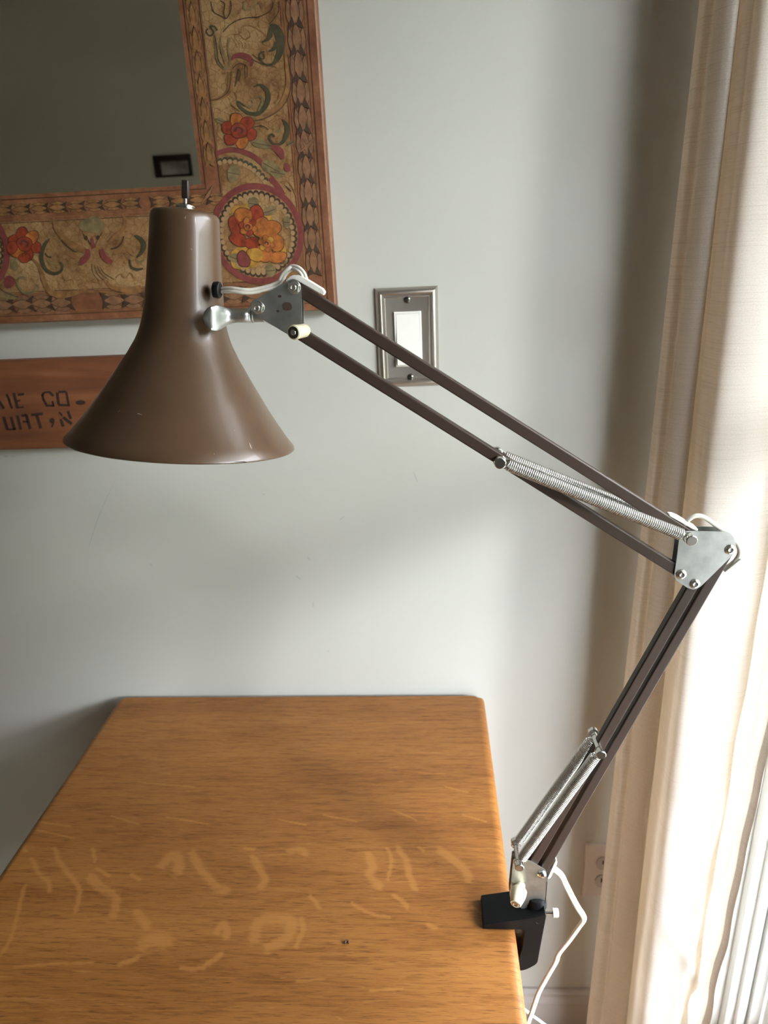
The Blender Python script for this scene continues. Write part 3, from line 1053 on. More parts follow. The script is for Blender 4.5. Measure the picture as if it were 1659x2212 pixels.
mb = MB()
twin(mb, [at(479, 627, LD - .004), at(500, 626, LD - .006), at(525, 629, LD - .006), at(545, 629, LD - .004), at(570, 624, LD - .002), at(590, 618, LD), at(606, 608, LD), at(614, 592, LD + .001),
          at(628, 579, LD + .001), at(642, 580, LD - .001), at(653, 590, LD - .002), at(659, 604, LD - .001), at(660, 612, LD)], 0.0012)
mb.tube(spline([at(604, 606, LD), at(611, 591, LD), at(625, 579, LD), at(640, 577, LD + .004), at(651, 587, LD + .004), at(656, 603, LD + .002)], 6), 0.0013, CORD, 10)
mb.build('cord', parent=lamp, origin=LO, smooth=80, label='twisted white cord looping from shade to arm')
mb = MB()
mb.tube(spline([at(1478, 1134, LD - .001), at(1488, 1122, LD - .002), at(1502, 1114.5, LD - .002), at(1520, 1117, LD - .002), at(1545, 1134, LD - .002), at(1570, 1153, LD - .002), at(1588, 1168, LD - .002), at(1597, 1185, LD - .001), at(1596, 1199, LD), at(1588, 1212, LD), at(1572, 1232, LD)], 6), 0.0018, CORD, 12)
mb.build('cord', parent=lamp, origin=LO, smooth=80, label='short white cord arching over the elbow')
mb = MB()
twin(mb, [at(1186, 1868, LD + .002), at(1196, 1876, LD + .002), at(1212, 1890, LD), at(1222, 1910, LD - .002), at(1235, 1936, LD - .003), at(1248, 1960, LD - .004), at(1259, 1977, LD - .004), at(1260.5, 1988, LD - .003), at(1250, 2003, LD - .001),
          at(1230, 2031, LD), at(1207, 2060, LD), at(1201, 2077, LD), at(1183, 2108, LD), at(1164, 2143, LD), at(1157, 2162, LD), at(1149, 2186, LD), at(1141, 2208, LD), at(1134, 2240, LD), at(1130, 2300, LD)], 0.00155)
mb.tube(spline([at(1132, 2180, LD + .02), at(1150, 2194, LD + .02), at(1172, 2210, LD + .02), at(1200, 2235, LD + .025), at(1215, 2290, LD + .03), at(1190, 2340, LD + .02), at(1130, 2300, LD)], 6), 0.0016, CORD, 10)
mb.build('power_cord', parent=lamp, origin=LO, smooth=80, label='white flat power cord hanging beside the table')


def clip(p, q, w, th, up):
    d = (q - p).normalized()
    n = Vector((-d.z, 0, d.x))
    if n.z < 0:
        n = -n
    n = n * up
    mb = MB()
    prof2 = [(0, 0), (1, 0), (1, .35), (.9, .8), (.72, 1), (.1, .9), (0, .6)]
    L = (q - p).length
    pts = [p + d * (L * a) + n * (th * b) + Vector((0, -w / 2, 0)) for a, b in prof2]
    mb.prism(round_poly(pts, .0006), (0, w, 0), CLIPM)
    return mb.build('cord_clip', parent=lamp, origin=LO, smooth=40, bevel=0.0005)


clip(at(700, 638, LD), at(632, 599, LD), 0.0074, 0.0042, 1)
mb = MB()
cp0 = at(632, 602, LD)
mb.prism(round_poly([at(x, y, LD - .0037) for x, y in ((616, 607), (626, 597), (634, 594), (645, 600), (638, 610), (622, 612))], .001), (0, .0074, 0), CLIPM)
mb.build('cord_clip', parent=lamp, origin=LO, bevel=0.0005)
clip(at(1502, 1145, LD), at(1442, 1111, LD), 0.0070, 0.0030, 1)
clip(at(1597, 1204, LD), at(1562, 1232, LD), 0.0060, 0.0025, -1)
clip(at(1181, 1892, LD), at(1199, 1852, LD), 0.0066, 0.0030, -1)

# ------------------------------------------------------------------ mirror with painted frame
FDY = 0.858                       # front plane of the frame
fc = at(726, 669.5, FDY)          # outer lower right corner
ic = at(434, 398.5, FDY)          # inner lower right corner
FW = fc.x - ic.x
FH = ic.z - fc.z
XL, ZT = fc.x - 0.98, fc.z + 1.25
mirror = thing('wall_mirror', 'wall mirror in a wide gilt frame painted with roses and scrolls', 'mirror', ((fc.x + XL) / 2, WY, (fc.z + ZT) / 2))
MO = mirror.location.copy()
mb = MB()
o = [(XL, fc.z), (fc.x, fc.z), (fc.x, ZT), (XL, ZT)]
i_ = [(XL + FW, ic.z), (ic.x, ic.z), (ic.x, ZT - FH), (XL + FW, ZT - FH)]
e = 0.0016
o2 = [(XL + e, fc.z + e), (fc.x - e, fc.z + e), (fc.x - e, ZT - e), (XL + e, ZT - e)]
for k in range(4):
    k2 = (k + 1) % 4
    A_, B_, C_, D_ = o2[k], o2[k2], i_[k2], i_[k]
    mb.face([(A_[0], FDY, A_[1]), (B_[0], FDY, B_[1]), (C_[0], FDY, C_[1]), (D_[0], FDY, D_[1])], FRAMEW)
    mb.face([(o[k][0], FDY + e, o[k][1]), (o[k2][0], FDY + e, o[k2][1]), (B_[0], FDY, B_[1]), (A_[0], FDY, A_[1])], PLEAF)
    mb.face([(o[k][0], WY - .0005, o[k][1]), (o[k2][0], WY - .0005, o[k2][1]), (o[k2][0], FDY + e, o[k2][1]), (o[k][0], FDY + e, o[k][1])], FRAMEW)
    mb.face([(D_[0], FDY, D_[1]), (C_[0], FDY, C_[1]), (C_[0], WY - .012, C_[1]), (D_[0], WY - .012, D_[1])], FRAMEW)
LAY = [0.0]


def fpoly(pts, material, h):
    mb.face([at(x, y, FDY) + Vector((0, -h, 0)) for x, y in pts], material)


def stroke(pts, w, material, h, sub=6, taper=(1, 1)):
    LAY[0] += 2.5e-6
    h = h + LAY[0]
    q = spline([(x, y, 0) for x, y in pts], sub) if len(pts) > 2 else [Vector((x, y, 0)) for x, y in pts]
    n = len(q)
    L, R_ = [], []
    for i in range(n):
        d = q[min(i + 1, n - 1)] - q[max(i - 1, 0)]
        nx, ny = -d.y, d.x
        l = math.hypot(nx, ny) or 1
        t = i / (n - 1)
        if isinstance(w, (list, tuple)):
            f = t * (len(w) - 1); k = min(int(f), len(w) - 2)
            ww = w[k] + (w[k + 1] - w[k]) * (f - k)
        else:
            ww = w
        ww = max(ww, .15) / 2
        L.append((q[i].x + nx / l * ww, q[i].y + ny / l * ww)); R_.append((q[i].x - nx / l * ww, q[i].y - ny / l * ww))
    for i in range(n - 1):
        fpoly([L[i], L[i + 1], R_[i + 1], R_[i]], material, h)


def blob(cx, cy_, rx, ry, material, h, rot=0.0, n=18, wob=0.0):
    LAY[0] += 2.5e-6
    h = h + LAY[0]
    pts = []
    for k in range(n):
        a = 2 * math.pi * k / n
        f = 1 + wob * math.sin(3 * a + cx) + wob * .6 * math.sin(5 * a + cy_)
        x, y = rx * f * math.cos(a), ry * f * math.sin(a)
        pts.append((cx + x * math.cos(rot) - y * math.sin(rot), cy_ + x * math.sin(rot) + y * math.cos(rot)))
    fpoly(pts, material, h)


# gold fields of the right and lower members (edges follow the frame's own axes)
def fr(u, v):
    """u: 0 inner edge .. 1 outer edge on the right member; v: metres above the lower outer corner"""
    return Vector((ic.x + FW * u, FDY, fc.z + v))


def fquad(pts, material, h):
    mb.face([(x, FDY - h, z) for x, z in pts], material)


g0, g1 = ic.x + FW * 0.165, ic.x + FW * 0.735
fquad([(g0, fc.z + FH * 0.26), (g1, fc.z + FH * 0.26), (g1, ZT - FH * .26), (g0, ZT - FH * .26)], GOLD, .0003)
h0, h1 = fc.z + FH * 0.245, fc.z + FH * 0.80
fquad([(XL + FW, h0), (g0 - .0005, h0), (g0 - .0005, h1), (XL + FW, h1)], GOLD, .0003)
fquad([(XL + FW * .26, h0), (XL + FW * .83, h0), (XL + FW * .83, ZT - FH * .26), (XL + FW * .26, ZT - FH * .26)], GOLD, .0003)
fquad([(XL + FW * .83, ZT - FH * .80), (g0, ZT - FH * .80), (g0, ZT - FH * .26), (XL + FW * .83, ZT - FH * .26)], GOLD, .00025)
# pin lines
for u, m_ in ((.035, PLINE), (.15, PLINE), (.70, PBROWN), (.745, PBROWN), (.765, PBROWN), (.915, PBROWN), (.935, PLINE)):
    x = ic.x + FW * u
    fquad([(x, fc.z + FH * (1 - u)), (x + .0007, fc.z + FH * (1 - u)), (x + .0007, ZT - FH * (1 - u)), (x, ZT - FH * (1 - u))], m_, .0005)
for v, m_ in ((.06, PLINE), (.085, PBROWN), (.225, PBROWN), (.25, PLINE), (.79, PLINE), (.82, PBROWN), (.965, PLINE)):
    z = fc.z + FH * v
    fquad([(XL + FW * v, z), (ic.x + FW * (1 - v), z), (ic.x + FW * (1 - v), z + .0007), (XL + FW * v, z + .0007)], m_, .0005)


# laurel chains: overlapping leaves with dark bases
def chain(cx, cz, dx, dz, n, L, Wd, h0, dark=PLINE, body=PLEAF):
    for k in range(n):
        c = Vector((cx + dx * k, 0, cz + dz * k))
        d = Vector((dx, 0, dz)).normalized(); s = Vector((-d.z, 0, d.x))
        for (off, sc, hh) in ((-.62, .62, 0), (.62, .62, 0), (0, 1.0, .0002)):
            b = c + s * (off * Wd)
            tipv = b + d * L * (1.0 if off == 0 else .8) + s * off * Wd * .25
            m_ = (b + tipv) / 2
            w = Wd * .5 * sc
            oln = [b, b + d * L * .18 + s * w * .85, m_ + s * w, m_ + d * L * .25 + s * w * .6, tipv, m_ + d * L * .25 - s * w * .6, m_ - s * w, b + d * L * .18 - s * w * .85]
            mb.face([(p.x, FDY - h0 - hh - .0001, p.z) for p in [(m_ + (p - m_) * 1.13) for p in oln]], PLINE)
            mb.face([(p.x, FDY - h0 - hh - .0002, p.z) for p in oln], body)
        # dark notch at the leaf base
        for s2 in (-1, 1):
            b = c + s * (s2 * Wd * .32) - d * L * .02
            mb.face([(p.x, FDY - h0 - .0006, p.z) for p in (b - s * s2 * Wd * .25, b + s * s2 * Wd * .66 - d * L * .14, b + d * L * .30 + s * s2 * Wd * .04)], dark)


pitch = 0.0248
cxm = ic.x + FW * 0.845
chain(cxm, fc.z + FH * .30, 0, pitch, int((ZT - fc.z - FH * .6) / pitch), .0275, .0095, .0004)
chain(ic.x + FW * .095, ic.z + .02, 0, .022, int((ZT - FH - ic.z - .03) / .022), .021, .0065, .0004, PBROWN, PBROWN)
czm = fc.z + FH * .155
x = ic.x + FW * .70
chain(at(160, 684, FDY).x, czm, -pitch, 0, int((at(160, 684, FDY).x - XL - FW * .3) / pitch), .0265, .0105, .0004)
chain(at(232, 684, FDY).x, czm, pitch, 0, int((x - at(232, 684, FDY).x) / pitch), .0265, .0105, .0004)
czi = fc.z + FH * .89
chain(at(300, 440, FDY).x, czi, -.022, 0, int((at(300, 440, FDY).x - XL - FW) / .022), .021, .0062, .0004, PLINE, PBROWN)
chain(at(330, 440, FDY).x, czi, .022, 0, 4, .021, .0062, .0004, PLINE, PBROWN)
# crossed leaves at the corner
for a, b in (((655, 650), (690, 612)), ((662, 612), (700, 660)), ((432, 445), (462, 398)), ((646, 330), (680, 298)), ((664, 334), (652, 300))):
    stroke([a, ((a[0] + b[0]) / 2 + 3, (a[1] + b[1]) / 2), b], [2, 9, 2], PLINE, .0009); stroke([a, ((a[0] + b[0]) / 2 + 3, (a[1] + b[1]) / 2), b], [1, 7, 1], PLEAF, .0010)
# maroon rings and bead wreaths of the corner medallion
ring = []
MC = at(556, 507, FDY)
mr = 0.0525


def circ(cx, cz, r, a0, a1, w, material, h, n=60):
    for k in range(n):
        p, q_ = math.radians(a0 + (a1 - a0) * k / n), math.radians(a0 + (a1 - a0) * (k + 1) / n)
        mb.face([(cx + (r - w) * math.cos(p), FDY - h, cz + (r - w) * math.sin(p)), (cx + r * math.cos(p), FDY - h, cz + r * math.sin(p)),
                 (cx + r * math.cos(q_), FDY - h, cz + r * math.sin(q_)), (cx + (r - w) * math.cos(q_), FDY - h, cz + (r - w) * math.sin(q_))], material)


def beads(cx, cz, r, a0, a1, n, h):
    for k in range(n):
        a = math.radians(a0 + (a1 - a0) * k / max(1, n - 1))
        x_, z_ = cx + r * math.cos(a), cz + r * math.sin(a)
        for rr, ox, m_, hh in ((.0036, .0012 * math.cos(a), PLINE, 0), (.0027, -.0006 * math.cos(a), PBEAD, .0002)):
            mb.face([(x_ + ox + rr * math.cos(t * math.pi / 5), FDY - h - hh, z_ + (.0012 * math.sin(a) if m_ is PLINE else -.0006 * math.sin(a)) + rr * math.sin(t * math.pi / 5)) for t in range(10)], m_)


r_out = (at(656.5, 507, FDY).x - MC.x)
circ(MC.x, MC.z, r_out, -180, 180, .0068, PMAROON, .0010, 90)
mb.face([(MC.x + (r_out - .0068) * math.cos(k * math.pi / 30), FDY - .0009, MC.z + (r_out - .0068) * math.sin(k * math.pi / 30)) for k in range(60)], GOLD)
beads(MC.x, MC.z, r_out * .78, -180, 171, 42, .0012)
# upper echo ring
C2 = at(486, 432, FDY)
r2 = (at(610, 432, FDY).x - C2.x)
stroke([(466, 333), (490, 325), (515, 325), (545, 336), (569, 355)], 11, PMAROON, .0007)
stroke([(584, 384), (600, 402), (612, 422)], 12, PMAROON, .0007)
for k, (x, y) in enumerate([(476, 349), (487, 346), (498, 346), (509, 347), (520, 350), (531, 354), (541, 359), (550, 365), (559, 373), (567, 381), (574, 390)]):
    blob(x, y - 2, 6, 5.5, PGREEN, .0006, 0, 10); blob(x - 1, y + 3, 5, 5, PBEAD, .0008, 0, 10)
# left end medallion (partly out of the picture)
c3 = at(-75, 530, FDY)
circ(c3.x, c3.z, r_out * 1.0, -180, 180, .0068, PMAROON, .0010, 80)
beads(c3.x, c3.z, r_out * .78, -180, 171, 40, .0012)


def petal(cx, cy_, rx, ry, rot, m_, h):
    blob(cx, cy_, rx * 1.09, ry * 1.09, PLINE, h, rot, 16, .05); blob(cx, cy_, rx, ry, m_, h + .0001, rot, 16, .05)


def rose(cx, cy_, r, mats_, h):
    for k in range(6):
        a = k * math.pi / 3 + .3
        petal(cx + r * .62 * math.cos(a), cy_ + r * .62 * math.sin(a), r * .46, r * .38, a, mats_[k % len(mats_)], h + .0001 * k)
    petal(cx, cy_, r * .48, r * .44, .4, mats_[0], h + .0008)
    for k in range(3):
        stroke([(cx - r * (.36 - .1 * k), cy_ + r * .05 * k), (cx - r * .1, cy_ - r * (.3 - .09 * k)), (cx + r * (.3 - .09 * k), cy_ - r * .05), (cx + r * .1, cy_ + r * (.26 - .08 * k))], r * .07, PLINE if k == 1 else PMAROON, h + .0010 + .0001 * k)


rose(517, 283, 36, [PRED, PORANGE, PRED], .0006)
# grand rose bunch in the medallion
for (x, y, rx, ry, rot, m_) in ((548, 470, 42, 28, .2, PYELLOW), (535, 555, 40, 26, -.2, PYELLOW), (590, 540, 30, 30, 0, PYELLOW), (525, 462, 26, 18, .3, PYELLOW)):
    blob(x, y, rx, ry, m_, .0012, rot, 18, .06)
for (x, y, rx, ry, rot, m_) in ((510, 486, 15, 20, -.3, PRED), (556, 466, 14, 24, -.2, PRED), (527, 466, 20, 16, .5, PORANGE), (588, 492, 20, 16, .2, PORANGE), (566, 492, 18, 22, .2, PORANGE), (516, 517, 20, 14, .6, PRED),
                               (598, 524, 15, 20, -.3, PORANGE), (570, 548, 22, 16, .5, PORANGE), (600, 556, 20, 12, -.2, PORANGE), (545, 525, 16, 13, 0, PRED), (552, 550, 18, 14, .4, PYELLOW), (580, 520, 20, 22, .1, PORANGE)):
    petal(x, y, rx, ry, rot, m_, .0014)
rose(537, 490, 19, [PORANGE, PRED], .0018)
rose(577, 526, 17, [PORANGE, PORANGE, PYELLOW], .0018)
petal(527, 560, 13, 18, -.4, PMAROON, .0016)
for (x, y, rx, ry, rot) in ((548, 440, 12, 15, .1), (582, 456, 18, 10, -.3), (606, 560, 16, 11, .4), (585, 584, 11, 15, -.1), (507, 557, 12, 10, .3), (620, 480, 8, 14, 0)):
    blob(x, y, rx, ry, POLIVE, .0011, rot, 14, .05); stroke([(x - rx * .8 * math.cos(rot), y - rx * .8 * math.sin(rot)), (x, y + 1), (x + rx * .8 * math.cos(rot), y + rx * .8 * math.sin(rot))], 1.4, PLINE, .0013)
# scrolls and acanthus of the right member
G = .0006
stroke([(449, 62), (446, 70), (454, 78), (462, 70), (455, 58), (464, 58), (470, 66)], 3.5, PGREEN, G)
stroke([(463, 76), (468, 100), (470, 128), (482, 146), (492, 150)], [4, 7, 7, 5, 3], POLIVE, G); stroke([(476, 84), (480, 110), (488, 134)], [2, 7, 6], POLIVE, G + .0001)
stroke([(496, 82), (493, 105), (497, 125), (496, 140), (490, 148)], 4, POLIVE, G); stroke([(464, 76), (469, 104), (472, 130), (484, 147)], 1.5, PLINE, G + .0002)
stroke([(500, 130), (508, 122), (522, 120), (536, 124), (543, 133), (542, 144)], [4, 10, 12, 12, 11, 5], PMAROON, G)
stroke([(497, 156), (498, 178), (494, 198), (476, 212), (456, 217)], [10, 12, 12, 9, 3], PBROWN, G); stroke([(536, 134), (534, 152), (535, 170)], [8, 9, 4], PBROWN, G)
stroke([(502, 150), (512, 140), (524, 138), (534, 146), (534, 168)], 1.8, PLINE, G + .0002); stroke([(500, 155), (498, 180), (492, 200), (472, 214), (455, 217)], 1.8, PLINE, G + .0002); stroke([(516, 176), (520, 160), (516, 150), (513, 168), (508, 188)], 2.0, PLINE, G + .0002)
# large green leaf curl
stroke([(584, 54), (596, 62), (605, 80), (607, 104), (600, 126), (588, 140), (575, 140)], [5, 17, 20, 17, 12, 6, 3], PGREEN, G)
stroke([(572, 112), (562, 116), (562, 128), (571, 126), (570, 116)], 3.2, PGREEN, G + .0001); stroke([(562, 124), (568, 136), (580, 142)], 4, PGREEN, G + .0001)
stroke([(566, 92), (578, 86), (584, 76), (586, 60)], [2, 7, 12, 8], PGREEN, G + .0001); stroke([(580, 112), (592, 106), (596, 92)], [2, 8, 6], PGREEN, G + .0001)
stroke([(545, 118), (556, 126), (566, 136)], 1.8, PLINE, G); stroke([(543, 128), (556, 134), (572, 141)], 1.8, PLINE, G)
# second curl
stroke([(548, 188), (562, 184), (576, 194), (580, 212), (572, 232), (556, 246), (536, 244), (520, 232), (512, 220)], [3, 6, 9, 11, 11, 9, 7, 6, 4], PGREEN, G)
stroke([(550, 212), (562, 208), (568, 220), (558, 240)], [2, 5, 6, 4], POLIVE, G + .0001); stroke([(530, 226), (540, 232), (548, 222), (544, 214)], 4, POLIVE, G + .0001); stroke([(512, 219), (520, 222), (530, 230)], 3, PGREEN, G + .0001)
# third curl near the rose
stroke([(612, 260), (620, 272), (620, 290), (612, 306), (600, 313), (588, 308), (582, 296), (588, 290), (594, 296)], [3, 9, 10, 8, 5, 4, 4, 4, 3], PGREEN, G); stroke([(596, 284), (604, 284), (609, 276)], [2, 5, 3], POLIVE, G + .0001)
# long brown side scroll
stroke([(618, 118), (621, 150), (624, 180), (618, 208), (604, 230), (580, 248), (552, 258)], [5, 9, 12, 13, 12, 11, 4], PBROWN, G)
stroke([(622, 118), (626, 150), (629, 182), (622, 212), (606, 236), (578, 254), (548, 262)], 1.6, PLINE, G + .0002)
for a, b, c_ in (((590, 140), (598, 148), (590, 156)), ((588, 156), (600, 162), (590, 172)), ((586, 170), (602, 180), (596, 194)), ((590, 192), (604, 200), (602, 214)), ((600, 136), (612, 128), (618, 116))):
    stroke([a, b, c_], 2, PBROWN, G + .0001)
stroke([(482, 70), (500, 52), (528, 40), (562, 36), (586, 22), (590, 4)], 1.8, PLINE, G); stroke([(520, 60), (540, 56), (562, 66), (574, 78)], 1.6, PBROWN, G); stroke([(505, 76), (518, 76), (528, 86), (540, 80), (538, 68)], 1.6, PBROWN, G)
stroke([(476, 2), (486, 10), (484, 30), (490, 40), (500, 20), (498, 2)], 2, PLINE, G); stroke([(456, 4), (462, 26), (480, 36), (488, 42)], 1.8, PLINE, G); stroke([(530, 4), (528, 18), (540, 20), (560, 6)], [2, 5, 5, 2], POLIVE, G)
stroke([(560, 2), (566, 12), (566, 26)], [8, 6, 2], PBROWN, G); stroke([(602, 4), (602, 26), (590, 44), (582, 52)], 1.6, PLINE, G)
stroke([(545, 262), (566, 266), (584, 262), (600, 248)], 2, PBROWN, G); stroke([(546, 276), (566, 272), (580, 280)], 1.6, PLINE, G); stroke([(520, 240), (508, 232), (500, 222), (512, 214), (508, 200)], 2, PBROWN, G)
for a in range(5):
    stroke([(500 + a * 9, 82 + a * 3), (508 + a * 8, 92 + 2 * a), (512 + a * 6, 104 + a)], 1.2, PBROWN, G)
# rosebuds and pale leaves by the ring
stroke([(586, 318), (596, 320), (606, 330), (611, 344)], [5, 15, 17, 5], PMAROON, G); blob(621, 362, 7, 10, PMAROON, G, -.3, 12, .05)
for (x, y, rx, ry, rot) in ((566, 312, 22, 9, .2), (586, 362, 24, 13, .5), (600, 374, 18, 10, .2), (505, 375, 14, 20, .2), (628, 310, 8, 5, -.5), (478, 262, 14, 6, .4)):
    blob(x, y, rx, ry, POLIVE, G - .0001, rot, 16, .06); stroke([(x - rx * .9 * math.cos(rot), y - rx * .9 * math.sin(rot)), (x + rx * .9 * math.cos(rot), y + rx * .9 * math.sin(rot))], 1.3, PLINE, G)
stroke([(606, 394), (622, 392), (634, 408), (640, 424)], 2.5, PBROWN, G); stroke([(618, 402), (630, 414)], 1.6, PLINE, G); stroke([(478, 300), (470, 290), (474, 270)], 2, PBROWN, G)
# scrolls of the lower member
rose(55, 527, 34, [PRED, PRED, PORANGE], .0006); petal(28, 535, 11, 14, .2, PRED, .0012); petal(54, 557, 12, 10, 0, PRED, .0012)
stroke([(108, 516), (98, 528), (91, 546), (92, 566), (102, 584), (118, 591), (132, 586), (136, 574), (130, 566)], [3, 8, 9, 9, 8, 7, 6, 5, 4], PGREEN, G); stroke([(98, 546), (104, 554), (112, 556)], 3, PGREEN, G); stroke([(102, 562), (110, 570), (120, 572), (124, 580)], 3, POLIVE, G)
stroke([(292, 508), (304, 516), (312, 530), (306, 546), (296, 556)], [3, 9, 11, 8, 3], PGREEN, G); stroke([(281, 560), (284, 576), (296, 582), (310, 580)], [3, 5, 6, 4], PGREEN, G); stroke([(294, 562), (304, 566), (312, 560)], 4, POLIVE, G)
stroke([(117, 470), (120, 490), (130, 506), (150, 522), (172, 536), (186, 542)], [4, 7, 9, 11, 13, 11], PBROWN, G); stroke([(128, 566), (132, 552), (146, 546), (162, 552), (172, 562)], [3, 7, 9, 9, 8], PBROWN, G); stroke([(134, 520), (146, 532), (160, 542), (168, 544)], 2.4, PLINE, G + .0001)
stroke([(266, 462), (272, 478), (266, 496), (248, 512), (236, 526), (228, 536)], [4, 7, 9, 7, 5, 3], PBROWN, G); stroke([(246, 548), (262, 542), (278, 540), (288, 552)], [10, 10, 9, 3], PBROWN, G); stroke([(240, 538), (254, 534), (264, 524), (268, 510)], 2.4, PLINE, G + .0001)
stroke([(190, 538), (190, 552), (182, 562), (174, 572)], [8, 13, 14, 6], PMAROON, G + .0002); stroke([(220, 538), (224, 552), (234, 562), (244, 566)], [6, 12, 13, 6], PMAROON, G + .0002); stroke([(200, 512), (201, 524), (204, 536)], [2, 7, 10], PMAROON, G)
blob(187, 514, 3.5, 5, PLINE, G, 0, 10); blob(212, 513, 3.5, 5, PLINE, G, 0, 10); blob(200, 486, 28, 18, POLIVE, G - .0001, 0, 16, .1)
stroke([(180, 505), (190, 516), (196, 528)], 1.6, PLINE, G); stroke([(222, 502), (212, 518), (206, 530)], 1.6, PLINE, G)
stroke([(70, 558), (84, 572), (92, 592), (98, 612), (112, 632), (140, 638), (170, 630), (190, 622)], [3, 6, 9, 10, 12, 12, 9, 3], PBROWN, G); stroke([(116, 636), (150, 640), (182, 630), (220, 630), (260, 634), (306, 630)], 3, PBROWN, G)
stroke([(306, 622), (280, 626), (256, 624), (238, 618), (232, 606)], [14, 12, 10, 7, 3], PBROWN, G); stroke([(136, 592), (142, 606), (156, 604), (160, 614)], 2.4, PBROWN, G); stroke([(250, 600), (262, 592), (272, 600), (282, 590), (292, 602)], 3, PBROWN, G)
for k in range(4):
    stroke([(199 + k * 6, 570 + 2 * k), (202 + k * 8, 590), (214 + k * 11, 606 - k)], 1.2, PLINE, G)
blob(21, 609, 12, 14, PMAROON, G, .2, 14, .03); stroke([(58, 606), (54, 600), (44, 599), (38, 608), (42, 620), (54, 632), (70, 632), (82, 620), (78, 616)], [3, 4, 5, 5, 5, 6, 7, 6, 3], POLIVE, G)
blob(32, 572, 8, 14, POLIVE, G - .0001, -.2, 12, .06); blob(14, 638, 26, 8, POLIVE, G - .0001, .2, 12, .06); stroke([(0, 622), (14, 632), (40, 642)], 1.6, PLINE, G)
frame_o = mb.build('frame', parent=mirror, origin=MO, smooth=0, label='gilt crackled frame painted with roses, scrolls and a corner medallion')
mb = MB()
mb.box((XL + FW - .004, WY - .012, ic.z - .004), (ic.x + .004, WY - .006, ZT - FH + .004), MIRROR)
mb.build('mirror_glass', parent=mirror, origin=MO, smooth=0, label='dark mirror glass reflecting the room')

# ------------------------------------------------------------------ stencilled board
BDY = 0.862
bt0, bt1, bb0, bb1 = at(0, 780.5, BDY), at(268, 768, BDY), at(0, 972.8, BDY), at(148, 967.6, BDY)
zt, zb2 = (bt0.z + bt1.z) / 2, (bb0.z + bb1.z) / 2
bxr = at(330, 800, BDY).x
sign = thing('wooden_sign', 'old brown plank with black stencilled letters, hung below the mirror', 'sign', (bxr - 0.35, WY, (zt + zb2) / 2))
SO = sign.location.copy()
mb = MB()
mb.box((bxr - 0.70, BDY, zb2), (bxr, WY - .0005, zt), BOARD)


def ink(pts, w):
    q = [(x, y) for x, y in pts]
    for i in range(len(q) - 1):
        (x0, y0), (x1, y1) = q[i], q[i + 1]
        dx, dy = x1 - x0, y1 - y0
        l = math.hypot(dx, dy); nx, ny = -dy / l * w / 2, dx / l * w / 2
        ex, ey = dx / l * w * .25, dy / l * w * .25
        mb.face([at(a, b, BDY - .0003) for a, b in ((x0 + nx - ex, y0 + ny - ey), (x1 + nx + ex, y1 + ny + ey), (x1 - nx + ex, y1 - ny + ey), (x0 - nx - ex, y0 - ny - ey))], INK)


s_ = 4.76


def c8(*pts):
    return [(x / s_, 830 + y / s_) for x, y in pts]


def ink_spot(cx, cy_, rx, ry):
    mb.face([at((cx + rx * math.cos(k * math.pi / 9)) / s_, 830 + (cy_ + ry * math.sin(k * math.pi / 9)) / s_, BDY - .0004) for k in range(18)], INK)


# first line:  N E   C O .      second line:  U R T , N
for pts, w in ((c8((-45, 125), (-15, 250)), 5), (c8((-40, 120), (38, 248)), 5.5), (c8((70, 108), (98, 165)), 5), (c8((92, 160), (122, 245)), 4.5),
               (c8((142, 95), (180, 242)), 6), (c8((190, 107), (240, 101)), 5.5), (c8((180, 172), (205, 168)), 4), (c8((198, 240), (240, 234)), 3.5),
               (c8((452, 88), (436, 112), (448, 160), (478, 212)), 5), (c8((478, 220), (555, 222)), 4.5), (c8((462, 84), (508, 80)), 4), (c8((512, 84), (545, 118)), 5.5), (c8((540, 178), (550, 220)), 4.5),
               (c8((588, 92), (602, 198)), 6), (c8((606, 80), (672, 76)), 5), (c8((682, 84), (706, 212)), 5), (c8((606, 212), (714, 217)), 4.5),
               (c8((40, 342), (76, 462)), 6), (c8((116, 342), (150, 462)), 6), (c8((76, 466), (158, 462)), 3.5),
               (c8((180, 328), (214, 462)), 6), (c8((228, 322), (268, 318)), 5.5), (c8((272, 322), (310, 452)), 6.5), (c8((238, 386), (284, 384)), 4.5),
               (c8((328, 316), (434, 304)), 6), (c8((378, 322), (418, 446)), 6.5), (c8((550, 392), (534, 436)), 4),
               (c8((626, 366), (650, 428)), 6), (c8((610, 290), (638, 320)), 4), (c8((655, 344), (732, 404)), 6.5), (c8((700, 284), (726, 350)), 6)):
    ink(pts, w)
ink_spot(830, 188, 50, 24)
ink_spot(535, 374, 27, 28)
mb.build('board', parent=sign, origin=SO, smooth=0, bevel=0.0012)

# ------------------------------------------------------------------ light switch
SY = 0.874
sc_ = [at(808.5, 624, SY), at(945, 617, SY), at(950, 833.6, SY), at(819.5, 838, SY)]
sx0 = (sc_[0].x + sc_[3].x) / 2; sx1 = (sc_[1].x + sc_[2].x) / 2; sz1 = (sc_[0].z + sc_[1].z) / 2; sz0 = (sc_[2].z + sc_[3].z) / 2
switch = thing('light_switch', 'white rocker light switch in a stepped brushed nickel plate on the wall', 'switch', ((sx0 + sx1) / 2, WY, (sz0 + sz1) / 2))
WO = switch.location.copy()


